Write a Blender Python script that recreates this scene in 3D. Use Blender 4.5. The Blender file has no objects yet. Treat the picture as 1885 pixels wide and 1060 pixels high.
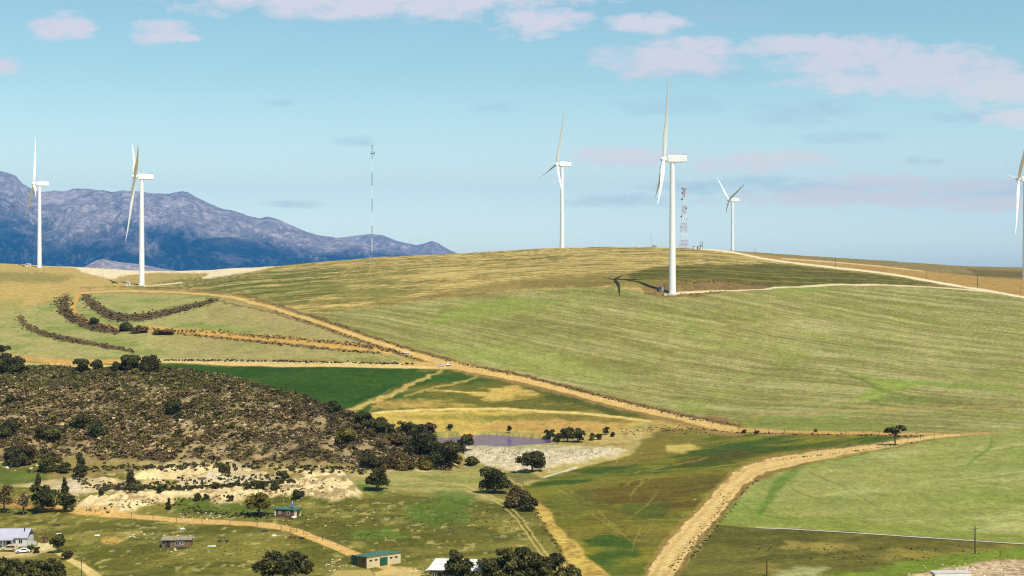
import bpy, math, random
import numpy as np

# ------------------------------------------------------------------ camera, sky, sun, exposure
F = 2600.0; CX = 942.5; HY = 497.0          # focal length and horizon in photo pixels (1885 wide)
ZC = 85.0                                   # camera height above z = 0
S = bpy.context.scene
C = S.collection
cam = bpy.data.cameras.new('camera'); camo = bpy.data.objects.new('camera', cam); C.objects.link(camo)
camo.location = (0, 0, ZC); camo.rotation_euler = (math.radians(90), 0, 0)
cam.sensor_width = 36; cam.lens = 36 * F / 1885; cam.shift_y = -(530 - HY) / 1885
cam.clip_start = 1; cam.clip_end = 60000
S.camera = camo

SUN_H = (0.52, -0.854)                       # horizontal direction towards the sun
SUN_EL = math.radians(55)
W = bpy.data.worlds.new('World'); S.world = W; W.use_nodes = True
NT = W.node_tree; NT.nodes.clear()
def wn(t, **k):
    n = NT.nodes.new(t)
    for a, b in k.items(): setattr(n, a, b)
    return n
def wl(a, b): NT.links.new(a, b)
def wm(op, a, b=None, c=None, clamp=False):
    n = wn('ShaderNodeMath', operation=op); n.use_clamp = clamp
    for i, v in enumerate((a, b, c)):
        if v is None: continue
        if hasattr(v, 'links'): wl(v, n.inputs[i])
        else: n.inputs[i].default_value = v
    return n.outputs[0]
sky = wn('ShaderNodeTexSky', sky_type='NISHITA'); sky.sun_disc = False
sky.sun_elevation = SUN_EL; sky.sun_rotation = math.atan2(SUN_H[0], SUN_H[1])
sky.altitude = 100; sky.air_density = 0.75; sky.dust_density = 0.9; sky.ozone_density = 2.2
tc = wn('ShaderNodeTexCoord'); sep = wn('ShaderNodeSeparateXYZ'); wl(tc.outputs['Generated'], sep.inputs[0])
ysafe = wm('MAXIMUM', sep.outputs[1], 0.05)
u = wm('DIVIDE', sep.outputs[0], ysafe); v = wm('DIVIDE', sep.outputs[2], ysafe)
comb = wn('ShaderNodeCombineXYZ'); wl(wm('MULTIPLY', u, 26.0), comb.inputs[0]); wl(wm('MULTIPLY', v, 60.0), comb.inputs[1])
nz = wn('ShaderNodeTexNoise'); nz.inputs['Scale'].default_value = 1.6; nz.inputs['Detail'].default_value = 9; nz.inputs['Roughness'].default_value = .62
wl(comb.outputs[0], nz.inputs['Vector'])
nz2 = wn('ShaderNodeTexNoise'); nz2.inputs['Scale'].default_value = .55; nz2.inputs['Detail'].default_value = 4
wl(comb.outputs[0], nz2.inputs['Vector'])
nsep = wn('ShaderNodeSeparateColor'); wl(nz2.outputs['Color'], nsep.inputs[0])
uw = wm('ADD', u, wm('MULTIPLY', wm('SUBTRACT', nsep.outputs[0], .5), .035))
vw = wm('ADD', v, wm('MULTIPLY', wm('SUBTRACT', nsep.outputs[1], .5), .016))
WHITE = [(690,-6,330,34),(840,-2,120,22),(505,-8,110,20),(1000,42,85,22),(112,46,48,22),(292,58,58,18),(352,72,24,8),(1190,46,70,16),(1235,112,115,26),(1290,82,70,14),
         (1470,84,100,18),(1580,104,130,32),(1720,126,130,34),(1840,165,110,28),(1640,150,150,22),(1150,283,105,18),(1400,300,110,15),(1700,338,170,14),(1600,366,240,15),(1860,222,40,14),(10,122,34,14),(1830,372,120,16),(1460,290,60,10)]
GREY = [(650,254,46,11),(915,202,46,8),(1470,205,130,20),(1690,292,46,6),(1160,368,130,13),(1350,338,150,12),(1240,190,100,16),(1280,135,120,10),(1830,350,130,24),(1330,20,90,16),(540,380,60,7),(1560,250,90,10),(520,190,40,6),(1790,215,80,10),(1500,350,150,10),(1750,130,140,10)]
def blobs(L):
    m = None
    for (x, y, a, b) in L:
        du = wm('MULTIPLY', wm('SUBTRACT', uw, (x - CX) / F), F / (a * 1.25)); dv = wm('MULTIPLY', wm('SUBTRACT', vw, (HY - y) / F), F / (b * 1.35))
        e = wm('SUBTRACT', 1.0, wm('ADD', wm('MULTIPLY', du, du), wm('MULTIPLY', dv, dv)))
        m = e if m is None else wm('MAXIMUM', m, e)
    return wm('MAXIMUM', m, -1.5)
nn = wm('MULTIPLY', wm('SUBTRACT', nz.outputs['Fac'], .5), 3.0)
front = wm('GREATER_THAN', sep.outputs[1], 0.05)
def mask(L, gain, top, off):
    k = wm('MULTIPLY', wm('ADD', wm('ADD', blobs(L), nn), off), gain, clamp=True)
    return wm('MULTIPLY', wm('MULTIPLY', k, front), top)
mw = mask(WHITE, 1.1, .96, .12); mg = mask(GREY, .9, .5, -.08)
tint = wn('ShaderNodeMix', data_type='RGBA', blend_type='MULTIPLY'); tint.inputs[0].default_value = 1
wl(sky.outputs[0], tint.inputs[6]); tint.inputs[7].default_value = (1.03, 1.12, .93, 1)
SKYK = 0.14
ramp = wn('ShaderNodeValToRGB'); wl(sep.outputs[2], ramp.inputs[0])
el = ramp.color_ramp.elements; el[0].position = .0; el[0].color = (1,.95,.95,1); el[1].position = 1; el[1].color = (.26,.31,.34,1)
for pos_, c_ in ((.02,(1,.90,.87,1)),(.0625,(.97,.77,.62,1)),(.1325,(.69,.65,.535,1)),(.19,(.60,.61,.52,1)),(.40,(.36,.41,.40,1))):
    e_ = el.new(pos_); e_.color = c_
cramp = wn('ShaderNodeValToRGB'); wl(sep.outputs[2], cramp.inputs[0])
el = cramp.color_ramp.elements; el[0].position = 0; el[0].color = (.78,.66,.46,1); el[1].position = 1; el[1].color = (.3,.3,.3,1)
for pos_, c_ in ((.04,(.66,.60,.44,1)),(.09,(.52,.50,.44,1)),(.14,(.42,.40,.40,1)),(.20,(.405,.385,.405,1)),(.5,(.32,.31,.33,1))):
    e_ = el.new(pos_); e_.color = c_
def ramped(col_out):
    a_ = wn('ShaderNodeVectorMath', operation='MULTIPLY'); wl(col_out, a_.inputs[0]); wl(ramp.outputs[0], a_.inputs[1])
    b_ = wn('ShaderNodeVectorMath', operation='SCALE'); wl(a_.outputs[0], b_.inputs[0]); b_.inputs['Scale'].default_value = 2.0
    return b_.outputs[0]
def tone(c_):
    n_ = wn('ShaderNodeRGB'); n_.outputs[0].default_value = (*[v_/SKYK for v_ in c_], 1); 
    a_ = wn('ShaderNodeVectorMath', operation='MULTIPLY'); wl(n_.outputs[0], a_.inputs[0]); wl(cramp.outputs[0], a_.inputs[1]); return a_.outputs[0]
skyc = ramped(tint.outputs[2])
g1 = wn('ShaderNodeMix', data_type='RGBA'); wl(mg, g1.inputs[0]); wl(skyc, g1.inputs[6]); wl(tone((1.12,1.52,1.78)), g1.inputs[7])
g2 = wn('ShaderNodeMix', data_type='RGBA'); wl(mw, g2.inputs[0]); wl(g1.outputs[2], g2.inputs[6]); wl(tone((1.93,1.96,1.98)), g2.inputs[7])
bg = wn('ShaderNodeBackground'); wl(g2.outputs[2], bg.inputs[0]); bg.inputs[1].default_value = SKYK
wo = wn('ShaderNodeOutputWorld'); wl(bg.outputs[0], wo.inputs[0])

sl = bpy.data.lights.new('sun', 'SUN'); sl.energy = 4.8; sl.angle = math.radians(.53); sl.color = (1, .955, .87)
so = bpy.data.objects.new('sun', sl); C.objects.link(so)
import mathutils
sd = mathutils.Vector((SUN_H[0] * math.cos(SUN_EL), SUN_H[1] * math.cos(SUN_EL), math.sin(SUN_EL)))
so.rotation_euler = sd.to_track_quat('Z', 'Y').to_euler(); so.location = (200, -200, 600)
S.view_settings.view_transform = 'Standard'; S.view_settings.look = 'None'; S.view_settings.exposure = 0.12; S.view_settings.gamma = 1
S.cycles.use_denoising = False; S.cycles.pixel_filter_type = 'BLACKMAN_HARRIS'; S.cycles.filter_width = 1.15
S.cycles.max_bounces = 4; S.cycles.volume_bounces = 0; S.cycles.transparent_max_bounces = 6

R = random.Random(7); NR = np.random.default_rng(11)
K = 1.12                                     # photo colour (sunlit) -> base colour
def lin(c): return np.array([((v/255)/12.92 if v/255 <= .04045 else ((v/255+.055)/1.055)**2.4) for v in c])
def alb(c): return lin(c) / K

# ------------------------------------------------------------------ numpy noise
_T = NR.random((256, 256)).astype(np.float32)
def vnoise(x, y):
    xi = np.floor(x).astype(np.int64); yi = np.floor(y).astype(np.int64)
    fx = (x - xi).astype(np.float32); fy = (y - yi).astype(np.float32)
    fx = fx*fx*(3-2*fx); fy = fy*fy*(3-2*fy)
    a = _T[xi & 255, yi & 255]; b = _T[(xi+1) & 255, yi & 255]; c = _T[xi & 255, (yi+1) & 255]; d = _T[(xi+1) & 255, (yi+1) & 255]
    return (a*(1-fx)+b*fx)*(1-fy) + (c*(1-fx)+d*fx)*fy
def fbm(x, y, o=4, r=.55):
    s = 0; a = 1; t = 0
    for i in range(o):
        s = s + a*vnoise(x*(2.03**i)+17.3*i, y*(2.03**i)-9.1*i); t += a; a *= r
    return s/t
def sstep(a, b, x):
    t = np.clip((x-a)/(b-a), 0, 1); return t*t*(3-2*t)

# ------------------------------------------------------------------ terrain
PROF = {   # photo column: (row on the open ground, distance)
 0:   [(1400,250),(1060,355),(1000,392),(950,432),(900,482),(862,528),(800,590),(740,650),(700,705),(672,757),(650,800),(600,890),(560,990),(530,1100),(510,1230),(490,1490),(485,1580)],
 150: [(1400,250),(1060,355),(1000,392),(950,432),(900,482),(862,528),(800,590),(740,650),(700,705),(672,757),(650,795),(600,885),(560,975),(540,1070),(525,1160),(510,1290),(492,1520)],
 255: [(1400,250),(1060,353),(1000,391),(950,431),(900,482),(862,528),(800,590),(740,650),(700,702),(670,748),(650,785),(600,880),(560,985),(540,1060),(525,1150),(510,1280),(498,1450)],
 450: [(1400,250),(1060,350),(1000,390),(950,430),(900,480),(862,528),(800,590),(740,650),(700,700),(670,745),(620,835),(580,915),(540,1010),(515,1110),(503,1190),(493,1300)],
 600: [(1400,248),(1060,348),(1000,388),(950,428),(900,478),(862,525),(820,570),(780,610),(740,655),(700,705),(670,742),(640,785),(600,850),(560,930),(520,1050),(495,1190),(481,1310)],
 750: [(1400,248),(1060,347),(1000,388),(950,428),(900,480),(862,532),(840,565),(822,595),(797,640),(780,664),(740,697),(700,735),(670,765),(640,803),(600,858),(560,925),(520,1030),(490,1170),(470,1330)],
 900: [(1400,246),(1060,346),(1000,388),(950,430),(900,485),(862,545),(840,582),(822,616),(797,667),(780,688),(740,720),(700,757),(670,783),(640,812),(600,858),(560,915),(520,1010),(490,1130),(462,1360)],
 1050:[(1400,246),(1060,346),(1000,388),(950,430),(900,482),(862,540),(840,575),(822,606),(800,648),(780,672),(740,712),(700,755),(650,805),(600,858),(560,905),(532,948),(513,985),(499,1055),(480,1165),(456,1410)],
 1230:[(1400,246),(1060,346),(1000,395),(950,435),(900,480),(862,535),(822,592),(800,635),(790,652),(750,700),(700,755),(650,805),(600,855),(560,900),(536,931),(524,948),(511,984),(497,1062),(479,1180),(456,1420)],
 1400:[(1400,246),(1060,346),(1000,393),(950,432),(900,478),(850,540),(822,582),(797,628),(750,690),(700,745),(650,800),(600,855),(560,905),(536,950),(520,1010),(500,1120),(480,1270),(465,1400)],
 1600:[(1400,246),(1060,346),(1000,393),(950,430),(900,474),(850,528),(800,595),(750,665),(700,730),(650,795),(600,862),(560,930),(540,980),(520,1060),(500,1200),(478,1450)],
 1885:[(1400,246),(1060,346),(1000,393),(950,430),(900,470),(850,522),(800,580),(750,650),(700,720),(650,790),(600,870),(560,945),(545,985),(530,1060),(513,1250),(493,1560)]}
SKYL = [(0,485),(100,490),(170,493),(255,498),(320,499),(380,497),(450,493),(500,490),(560,485),(680,474),(845,466),(1000,457),(1100,454.5),(1200,455),(1290,458),(1400,465),(1540,474),(1650,481),(1760,489),(1885,493),(2200,495)]
px = np.concatenate([np.linspace(-4200, -260, 34)[:-1], np.linspace(-260, 2140, 1500), np.linspace(2140, 6000, 34)[1:]])
NC = len(px); pxc = np.clip(px, 0, 1885)
ysk = np.interp(px, *zip(*SKYL)); ysk = ysk + (vnoise(px/26, px*0) - .5) * 1.2
tt = np.concatenate([np.linspace(1.6, 1.0, 40)[:-1], np.linspace(1.0, 0, 640)])     # 1 = row 1060, 0 = skyline
pk = sorted(PROF); LD = np.zeros((len(pk), len(tt)))
for i, k in enumerate(pk):
    a = sorted(PROF[k]); s0 = np.interp(k, *zip(*SKYL))
    LD[i] = np.interp(tt, [(y - s0) / (1060 - s0) for y, d in a], [math.log(d) for y, d in a])
LDc = np.array([np.interp(pxc, pk, LD[:, j]) for j in range(len(tt))])                  # rows x cols
def smooth(A, n, ax):
    k = np.hanning(n + 2)[1:-1]; k /= k.sum()
    pad = [(0, 0), (0, 0)]; pad[ax] = (n // 2, n // 2)
    B = np.pad(A, pad, mode='reflect', reflect_type='odd')
    return np.apply_along_axis(lambda r: np.convolve(r, k, 'valid'), ax, B)
LDc = smooth(LDc, 41, 0); LDc = smooth(LDc, 81, 1)
D = np.exp(LDc); YB = ysk[None, :] + tt[:, None] * (1060 - ysk[None, :])
Z = -(YB - HY) * D / F
nb = 70                                                                                 # land beyond the skyline
dc = D[-1]; zc = Z[-1]
fr = (np.linspace(0, 1, nb + 1)[1:] ** 2.6)[:, None]
D2 = dc[None, :] + 12 + (23500 - dc[None, :]) * fr
Z2 = zc + (-55 - zc) * sstep(0, 3200, D2 - dc) - sstep(0, 500, D2 - dc) * 3 + (fbm(D2/500, (px[None, :]/F*D2)/600, 3) - .5) * 22 * sstep(300, 2500, D2 - dc)
D = np.vstack([D, D2]); Z = np.vstack([Z, Z2])
PX = np.broadcast_to(px[None, :], D.shape).copy(); X = (PX - CX) / F * D
NRW = D.shape[0]; row_sky = len(tt) - 1
YB = HY - F * Z / D
beyond = np.zeros(D.shape, bool); beyond[len(tt):] = True

# soft undulation of the open land
und = (fbm(X/85, D/85, 4) - .5) * 3.2 + (fbm(X/16+40, D/16, 3) - .5) * .55
Z = Z + und * np.where(beyond, 0, 1) * sstep(0, 60, (YB - ysk[None, :])) 
ZB = Z.copy()

# ponds: a level bed
def poly_sd(P, x, y):
    """signed distance to a polygon (negative inside), and only computed near it"""
    P = np.asarray(P, float); n = len(P)
    d2 = np.full(x.shape, 1e12); ins = np.zeros(x.shape, bool)
    for i in range(n):
        ax_, ay_ = P[i]; bx_, by_ = P[(i+1) % n]
        ex, ey = bx_-ax_, by_-ay_; L = ex*ex+ey*ey+1e-9
        t = np.clip(((x-ax_)*ex+(y-ay_)*ey)/L, 0, 1)
        d2 = np.minimum(d2, (x-ax_-t*ex)**2+(y-ay_-t*ey)**2)
        if ay_ != by_:
            c = ((ay_ > y) != (by_ > y)) & (x < ex*(y-ay_)/(by_-ay_)+ax_); ins ^= c
    return np.where(ins, -1, 1)*np.sqrt(d2)
POND = [(772,800),(810,796.5),(870,795.5),(940,798),(1000,801),(1030,804),(1030,813),(985,818),(930,822),(880,823.5),(830,823),(780,820)]
POND2 = [(38,669),(60,668.5),(110,669.5),(150,671.5),(120,675),(85,677),(60,677.5),(36,677)]
def pond(P, zw):
    sd = poly_sd(P, PX.ravel(), YB.ravel()).reshape(PX.shape); sd[beyond] = 99
    Zs = Z - und*np.where(beyond, 0, 1)*(1 - sstep(10, 60, sd))
    zin = zw - .1 - 2.5 * sstep(0, 3, -sd)
    wout = 1 - sstep(4, 40, sd)
    zo = np.maximum(Zs, zw + .15 + .10*np.clip(sd, 0, 10))
    return np.where(sd < 0, zin, Z*(1-wout) + zo*wout)
ZW1 = -77.3; ZW2 = -51.2
Z = pond(POND, ZW1); Z = pond(POND2, ZW2)

# the rocky scrub hill
CREST = [(-260,684),(0,683),(150,681),(300,682),(380,689),(450,702),(500,714),(560,733),(600,744),(640,757),(680,773),(720,792),(760,812),(800,836),(830,852),(850,862)]
yc = np.interp(px, *zip(*CREST)) + (vnoise(px/34+5, px*0+3)-.5)*5
df = np.interp(px, [-260, 300, 600, 750, 850], [527, 531, 524, 526, 540]) + (fbm(px/60, px*0+9, 3)-.5)*14
db = np.array([np.interp(-(yc[i]+5), -YB[:len(tt), i], D[:len(tt), i]) for i in range(NC)])
db = np.maximum(db, df+25)
q = np.clip((D - df[None]) / (db - df)[None], 0, 1)
q = q ** .9
bump = np.sin(q*math.pi)**1.35
bump *= np.where(px < 850, 1, 0)[None]
need = ((HY - yc)[None]/F*D - Z) / np.maximum(bump, 1e-3)
need = np.where((bump > .45), need, 1e9)
A = need.min(0); A = np.where((px < 850) & (A < 1e8), np.clip(A, 0, 60), 0)
A = np.convolve(np.pad(A, 12, mode='edge'), np.hanning(25)/np.hanning(25).sum(), 'valid') * sstep(862, 838, px)*1.0
hillw = bump * (A > .5)[None]
Z = Z + A[None]*bump + hillw*((fbm(X/14, D/14, 4)-.5)*2.6 + (fbm(X/4, D/4, 2)-.5)*.7)
hill_mask = (q > 0.01) & (q < .99) & (A > .8)[None]

# eroded sand banks near the farm, the dam wall, road cutting round the turbine
def poly_mask(P, edge=6, warp=0, useYB=YB):
    P = np.asarray(P, float); x0, y0 = P.min(0)-30; x1, y1 = P.max(0)+30
    m = (PX > x0) & (PX < x1) & (useYB > y0) & (useYB < y1) & ~beyond
    out = np.zeros(PX.shape)
    x = PX[m]; y = useYB[m]
    if warp:
        wx = (fbm(X[m]/7+3, D[m]/9, 3)-.5)*warp*2.6; wy = (fbm(X[m]/7+33, D[m]/9+5, 3)-.5)*warp*1.7
        x = x+wx; y = y+wy
    out[m] = sstep(edge/2, -edge/2, poly_sd(P, x, y))
    return out
BANK1 = [(140,936),(165,920),(230,914),(300,913),(360,909),(420,899),(480,897),(530,892),(565,880),(600,871),(632,872),(646,890),(668,915),(640,926),(600,928),(560,922),(520,918),(470,926),(420,935),(350,930),(300,936),(240,944),(180,946)]
BANK2 = [(842,826),(870,822),(930,826),(1000,822),(1080,821),(1140,823),(1158,829),(1120,840),(1060,852),(1010,862),(985,868),(950,866),(910,868),(880,858),(860,850)]
BANK3 = [(120,886),(200,876),(250,868),(330,852),(420,850),(520,857),(600,868),(560,880),(500,887),(400,893),(300,903),(200,912),(130,905)]
b1 = poly_mask(BANK1, 14); b2 = poly_mask(BANK2, 16); b3 = poly_mask(BANK3, 18)
er = np.abs(fbm(X/6, D/9, 4)-.5)*2
Z = Z + b1*(2.6 - er*3.4) + b2*(1.9 - er*2.2) + b3*((fbm(X/9, D/9, 4)-.5)*4.5 - er*1.3)
PADB = [(1180,524),(1220,517),(1330,515),(1400,521),(1420,531),(1330,536),(1280,546),(1215,545),(1185,538)]
pad = poly_mask(PADB, 10)
Z = Z - pad*1.2
YF = HY - F*Z/D                                       # where each point really shows
def col(pxv): return np.interp(pxv, px, np.arange(NC))
def hit(pxv, yv):
    """first ground point met on the line of sight through a photo point"""
    c = col(pxv); i = int(c); f = c-i; j = min(i+1, NC-1)
    y = YF[:, i]*(1-f)+YF[:, j]*f; d = D[:, i]*(1-f)+D[:, j]*f
    k = np.argmax(y <= yv)
    if k == 0: k = len(tt)-1
    a = (y[k-1]-yv)/max(y[k-1]-y[k], 1e-6); a = min(max(a, 0), 1)
    dd = d[k-1]+(d[k]-d[k-1])*a
    z = HY*0 + (-(yv-HY)*dd/F) if y[k] <= yv else -(y[k]-HY)*dd/F
    return (pxv-CX)/F*dd, dd, z
def zat(x, d):
    p = CX+F*x/d; c = col(p); i = int(c); f = c-i; j = min(i+1, NC-1)
    return (1-f)*np.interp(d, D[:, i], Z[:, i]) + f*np.interp(d, D[:, j], Z[:, j])
def W3(p): return (p[0], p[1], p[2]+ZC)

# ------------------------------------------------------------------ what grows where (base colours of the land)
f_big = fbm(X/70+3, D/70, 4); f_mid = fbm(X/22, D/22+7, 4); f_small = fbm(X/5, D/5, 3)
ca, sa = math.cos(.10), math.sin(.10)
Xr = X*ca + D*sa; Dr = -X*sa*3 + D*ca
Am = (D+.72*X)/1.232; Bm = (X-.72*D)/1.232
sm4 = fbm(Bm/70+31, Am/1.3, 3, .6)
sm1 = fbm(Bm/90, Am/7, 5, .62); sm2 = fbm(Bm/45+70, Am/13+9, 5, .6); sm3 = fbm(Bm/150+5, Am/2.6, 3, .6)
st = fbm(Xr/75, Dr/9, 5, .62); st2 = fbm(Xr/38+70, Dr/16+9, 5, .62); st3 = fbm((X+D*.25)/150+5, (D-X*.25)/7, 3, .6)
PAL = {}
def mix2(c, w, col_):
    w = (w if np.ndim(w) else np.full(PX.shape, w))[..., None]
    c *= (1-w); c += w*alb(col_)
COL = np.zeros(PX.shape+(3,)); COL[:] = alb((156,152,92))
CLS = np.zeros(PX.shape, np.int8)
def P(pts, c, edge=5, warp=4, a=1, m=None, cls=None, layer=None):
    w = poly_mask(pts, edge, warp)*a
    if m is not None: w = w*m
    mix2(COL, w, c)
    if cls is not None: CLS[w > .5] = cls
    return w
def line_w(pts, widths, edge=1.6, warp=1.2, off=0):
    pts = np.asarray(pts, float)
    # resample smoothly
    s = np.r_[0, np.cumsum(np.hypot(*np.diff(pts, axis=0).T))]; widths = np.interp(s, np.linspace(0, s[-1], len(widths)), widths)
    ss = np.linspace(0, s[-1], max(2, int(s[-1]/14))); q_ = np.c_[np.interp(ss, s, pts[:, 0]), np.interp(ss, s, pts[:, 1])]
    for _ in range(2):
        q_[1:-1] = .25*q_[:-2]+.5*q_[1:-1]+.25*q_[2:]
    wd = np.interp(ss, s, widths)
    if off:
        t_ = np.gradient(q_, axis=0); t_ /= np.hypot(t_[:, 0], t_[:, 1])[:, None]+1e-9
        q_ = q_ + np.c_[-t_[:, 1], t_[:, 0]]*(off if np.ndim(off) == 0 else np.interp(ss, np.linspace(0, s[-1], len(off)), off)[:, None])
    x0, y0 = q_.min(0)-40; x1, y1 = q_.max(0)+40
    m = (PX > x0) & (PX < x1) & (YB > y0) & (YB < y1) & ~beyond
    x = PX[m]; y = YB[m]
    if warp:
        x = x+(fbm(X[m]/4+3, D[m]/6, 3)-.5)*warp*2.6; y = y+(fbm(X[m]/4+33, D[m]/6+5, 3)-.5)*warp*1.6
    best = np.full(x.shape, 1e9)
    for i in range(len(q_)-1):
        ax_, ay_ = q_[i]; bx_, by_ = q_[i+1]; hw = max(wd[i], wd[i+1])/2+8
        near = (x > min(ax_, bx_)-hw) & (x < max(ax_, bx_)+hw) & (y > min(ay_, by_)-hw) & (y < max(ay_, by_)+hw)
        if not near.any(): continue
        xx = x[near]; yy = y[near]; ex, ey = bx_-ax_, by_-ay_; L = ex*ex+ey*ey+1e-9
        t = np.clip(((xx-ax_)*ex+(yy-ay_)*ey)/L, 0, 1)
        dd = np.hypot(xx-ax_-t*ex, yy-ay_-t*ey) - (wd[i]+(wd[i+1]-wd[i])*t)/2
        best[near] = np.minimum(best[near], dd)
    out = np.zeros(PX.shape); out[m] = sstep(edge/2, -edge/2, best)
    return out
def L_(pts, widths, c, edge=1.6, warp=1.2, a=1, m=None, cls=None, off=0):
    w = line_w(pts, widths, edge, warp, off)*a
    if m is not None: w = w*m
    mix2(COL, w, c)
    if cls is not None: CLS[w > .5] = cls
    return w

# main field: pale olive with drill lines, dry and lush streaks
mix2(COL, sstep(.44, .60, sm1)*.5, (184,178,128))
mix2(COL, sstep(.54, .40, sm2)*.65, (132,126,68))
mix2(COL, sstep(.54, .68, f_mid)*.5, (150,162,78))
mix2(COL, sstep(.53, .64, sm3)*.45, (124,118,66))
mix2(COL, sstep(.60, .72, sm2)*.4, (194,188,142))
mix2(COL, sstep(.55, .66, sm4)*.45, (126,122,70)); mix2(COL, sstep(.45, .36, sm4)*.4, (188,180,132))
COL *= .87
# upper slopes, dry tan with dark strips
UP = [(560,575),(600,577),(700,563),(850,546),(1000,531),(1130,528),(1235,542),(1400,529),(1560,524),(1740,527),(1885,547),(2200,560),(2200,470),(1500,440),(900,430),(200,470),(230,530),(330,535),(480,556)]
P(UP, (198,172,112), 5, 3)
wup = poly_mask(UP, 5, 3)
mix2(COL, wup*sstep(.50, .62, st)*.6, (132,120,62))
mix2(COL, wup*sstep(.55, .38, st2)*.7, (186,164,106))
mix2(COL, wup*sstep(.57, .64, st2)*.7, (100,96,42))
stx = fbm(X/60+3, (D+X*.06)/3.2, 4, .6); mix2(COL, wup*sstep(.54, .62, stx)*.6, (110,100,48)); mix2(COL, wup*sstep(.46, .38, stx)*.5, (212,188,130))
mix2(COL, poly_mask([(300,470),(900,440),(1500,440),(1500,480),(1100,500),(800,510),(600,530),(420,500)], 20, 10)*sstep(.5,.6, fbm(X/80+9, (D-X*.12)/8, 4))*.35, (116,106,54))
LFT = [(200,532),(320,515),(420,508),(560,496),(700,490),(820,480),(760,505),(820,520),(700,562),(600,577),(480,556),(380,540),(290,534)]
P(LFT, (112,114,56), 10, 8, .75, m=sstep(.60, .40, st2))
P([(300,520),(500,500),(640,492),(600,515),(640,530),(560,560),(470,548),(380,532)], (84,98,44), 14, 8, .8, m=sstep(.38, .52, st))
STRIPE = [(1150,506),(1200,492),(1300,487),(1440,486),(1560,499),(1680,513),(1765,528),(1600,523),(1410,529),(1300,532),(1215,526),(1170,520)]
P([(960,512),(1150,500),(1230,500),(1210,528),(1100,526),(960,526)], (120,108,56), 9, 6, .75)
P(STRIPE, (84,82,30), 5, 4, .92)
P(STRIPE, (136,130,66), 5, 2, .7, m=sstep(.52, .62, st3))
P([(600,576),(700,562),(850,546),(1000,530),(1130,527),(1130,520),(950,515),(800,540),(680,558)], (128,112,62), 6, 3, .7)
BR = [(1330,461),(1420,478),(1480,486),(1560,495),(1640,504),(1720,518),(1800,531),(1885,547),(2200,575),(2200,480),(1885,490),(1650,472),(1450,460)]
P(BR, (172,140,84), 3, 1)
P([(1330,459),(1450,474),(1620,489),(1760,505),(1885,512),(2200,510),(2200,470),(1885,480),(1500,450)], (140,124,84), 3, 1)
P([(1780,495),(1885,500),(2100,503),(2100,520),(1885,513),(1800,508)], (104,92,56), 5, 3, .8)
# left bowl
P([(-260,470),(0,484),(120,488),(230,494),(340,497),(330,508),(262,527),(200,538),(140,545),(70,560),(0,577),(-260,590)], (190,164,104), 5, 3)
P([(-260,498),(0,500),(70,502),(140,508),(110,520),(0,518),(-260,524)], (140,134,78), 9, 6, .8)
P([(-260,560),(0,556),(50,552),(30,575),(-260,600)], (150,150,92), 9, 6, .7)
LF = [(-260,590),(0,576),(70,560),(130,546),(170,538),(260,536),(380,542),(470,556),(600,600),(760,655),(330,663),(200,668),(120,668),(40,660),(0,654),(-260,650)]
P(LF, (158,156,100), 4, 3)
wl_ = poly_mask(LF, 4, 3)
mix2(COL, wl_*sstep(.50, .66, f_mid)*.7, (126,140,72))
mix2(COL, wl_*sstep(.50, .36, f_mid)*.55, (172,158,110))
P([(420,552),(520,572),(640,612),(740,648),(600,632),(480,612),(400,590),(360,570)], (164,148,102), 12, 6, .7)
P([(300,612),(500,628),(650,642),(740,656),(600,664),(400,662),(330,640)], (160,146,100), 14, 6, .6)
# sand pits on the far side
w = P([(140,492),(200,491),(260,495),(310,497.5),(360,495),(420,491),(505,491),(468,499),(420,507),(372,514),(385,503),(335,503),(290,501),(235,507),(205,514),(175,506),(150,500)], (228,208,168), 4, 3, cls=4)
P([(215,508),(300,502),(360,503),(330,515),(262,524),(225,520)], (170,150,100), 5, 3, .7)
L_([(30,486),(160,493),(245,498)], [2,3], (222,200,160), 1.5, .5)
L_([(265,527),(300,524),(335,520)], [2,2], (228,212,176), 1.5, .5)
# green valley
GV = [(-260,665),(290,670),(600,675),(775,677),(745,700),(700,728),(650,748),(600,765),(500,800),(-260,850)]
P(GV, (56,84,24), 5, 2)
wg = poly_mask(GV, 5, 2); mix2(COL, wg*sstep(.5, .68, st2)*.55, (78,98,32)); mix2(COL, wg*sstep(.52, .40, st)*.5, (46,72,20))
P([(-260,665),(0,664),(60,666),(150,672),(210,672),(210,690),(-260,700)], (206,184,118), 4, 4)
P([(15,655),(60,660),(130,668),(60,668),(20,668),(-60,668),(-60,652)], (88,120,50), 5, 3)
MV = [(775,676),(870,681),(960,697),(1100,735),(1215,768),(1190,778),(1050,765),(900,757),(700,758),(630,768),(600,790),(690,735),(740,700)]
P(MV, (104,102,44), 4, 2)
wm_ = poly_mask(MV, 4, 3)
mix2(COL, wm_*sstep(.50, .62, f_big)*.9, (58,86,32))
mix2(COL, wm_*sstep(.50, .64, st2)*.7, (150,130,66))
for (x_, y_, l_, h_) in ((840,716,60,5),(880,722,50,4),(930,714,50,5),(870,735,70,5),(800,744,70,4),(955,728,40,3),(900,744,60,3),(990,742,50,3)):
    P([(x_-l_,y_+h_*1.6),(x_-l_*.2,y_-h_),(x_+l_,y_-h_*2),(x_+l_*.8,y_),(x_,y_+h_),(x_-l_*.8,y_+h_*2.4)], (192,164,92), 8, 7, .75, m=sstep(.46,.56,st2))
P([(905,684),(990,706),(1110,740),(1180,764),(1120,766),(1040,742),(960,716)], (68,82,32), 10, 8, .8)
P([(700,690),(760,680),(900,684),(880,700),(800,706),(720,722)], (54,84,28), 10, 8, .9)
P([(790,735),(830,715),(890,706),(950,712),(985,722),(940,732),(880,742)], (196,168,98), 10, 12, .95, m=sstep(.44, .54, st2))
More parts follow.
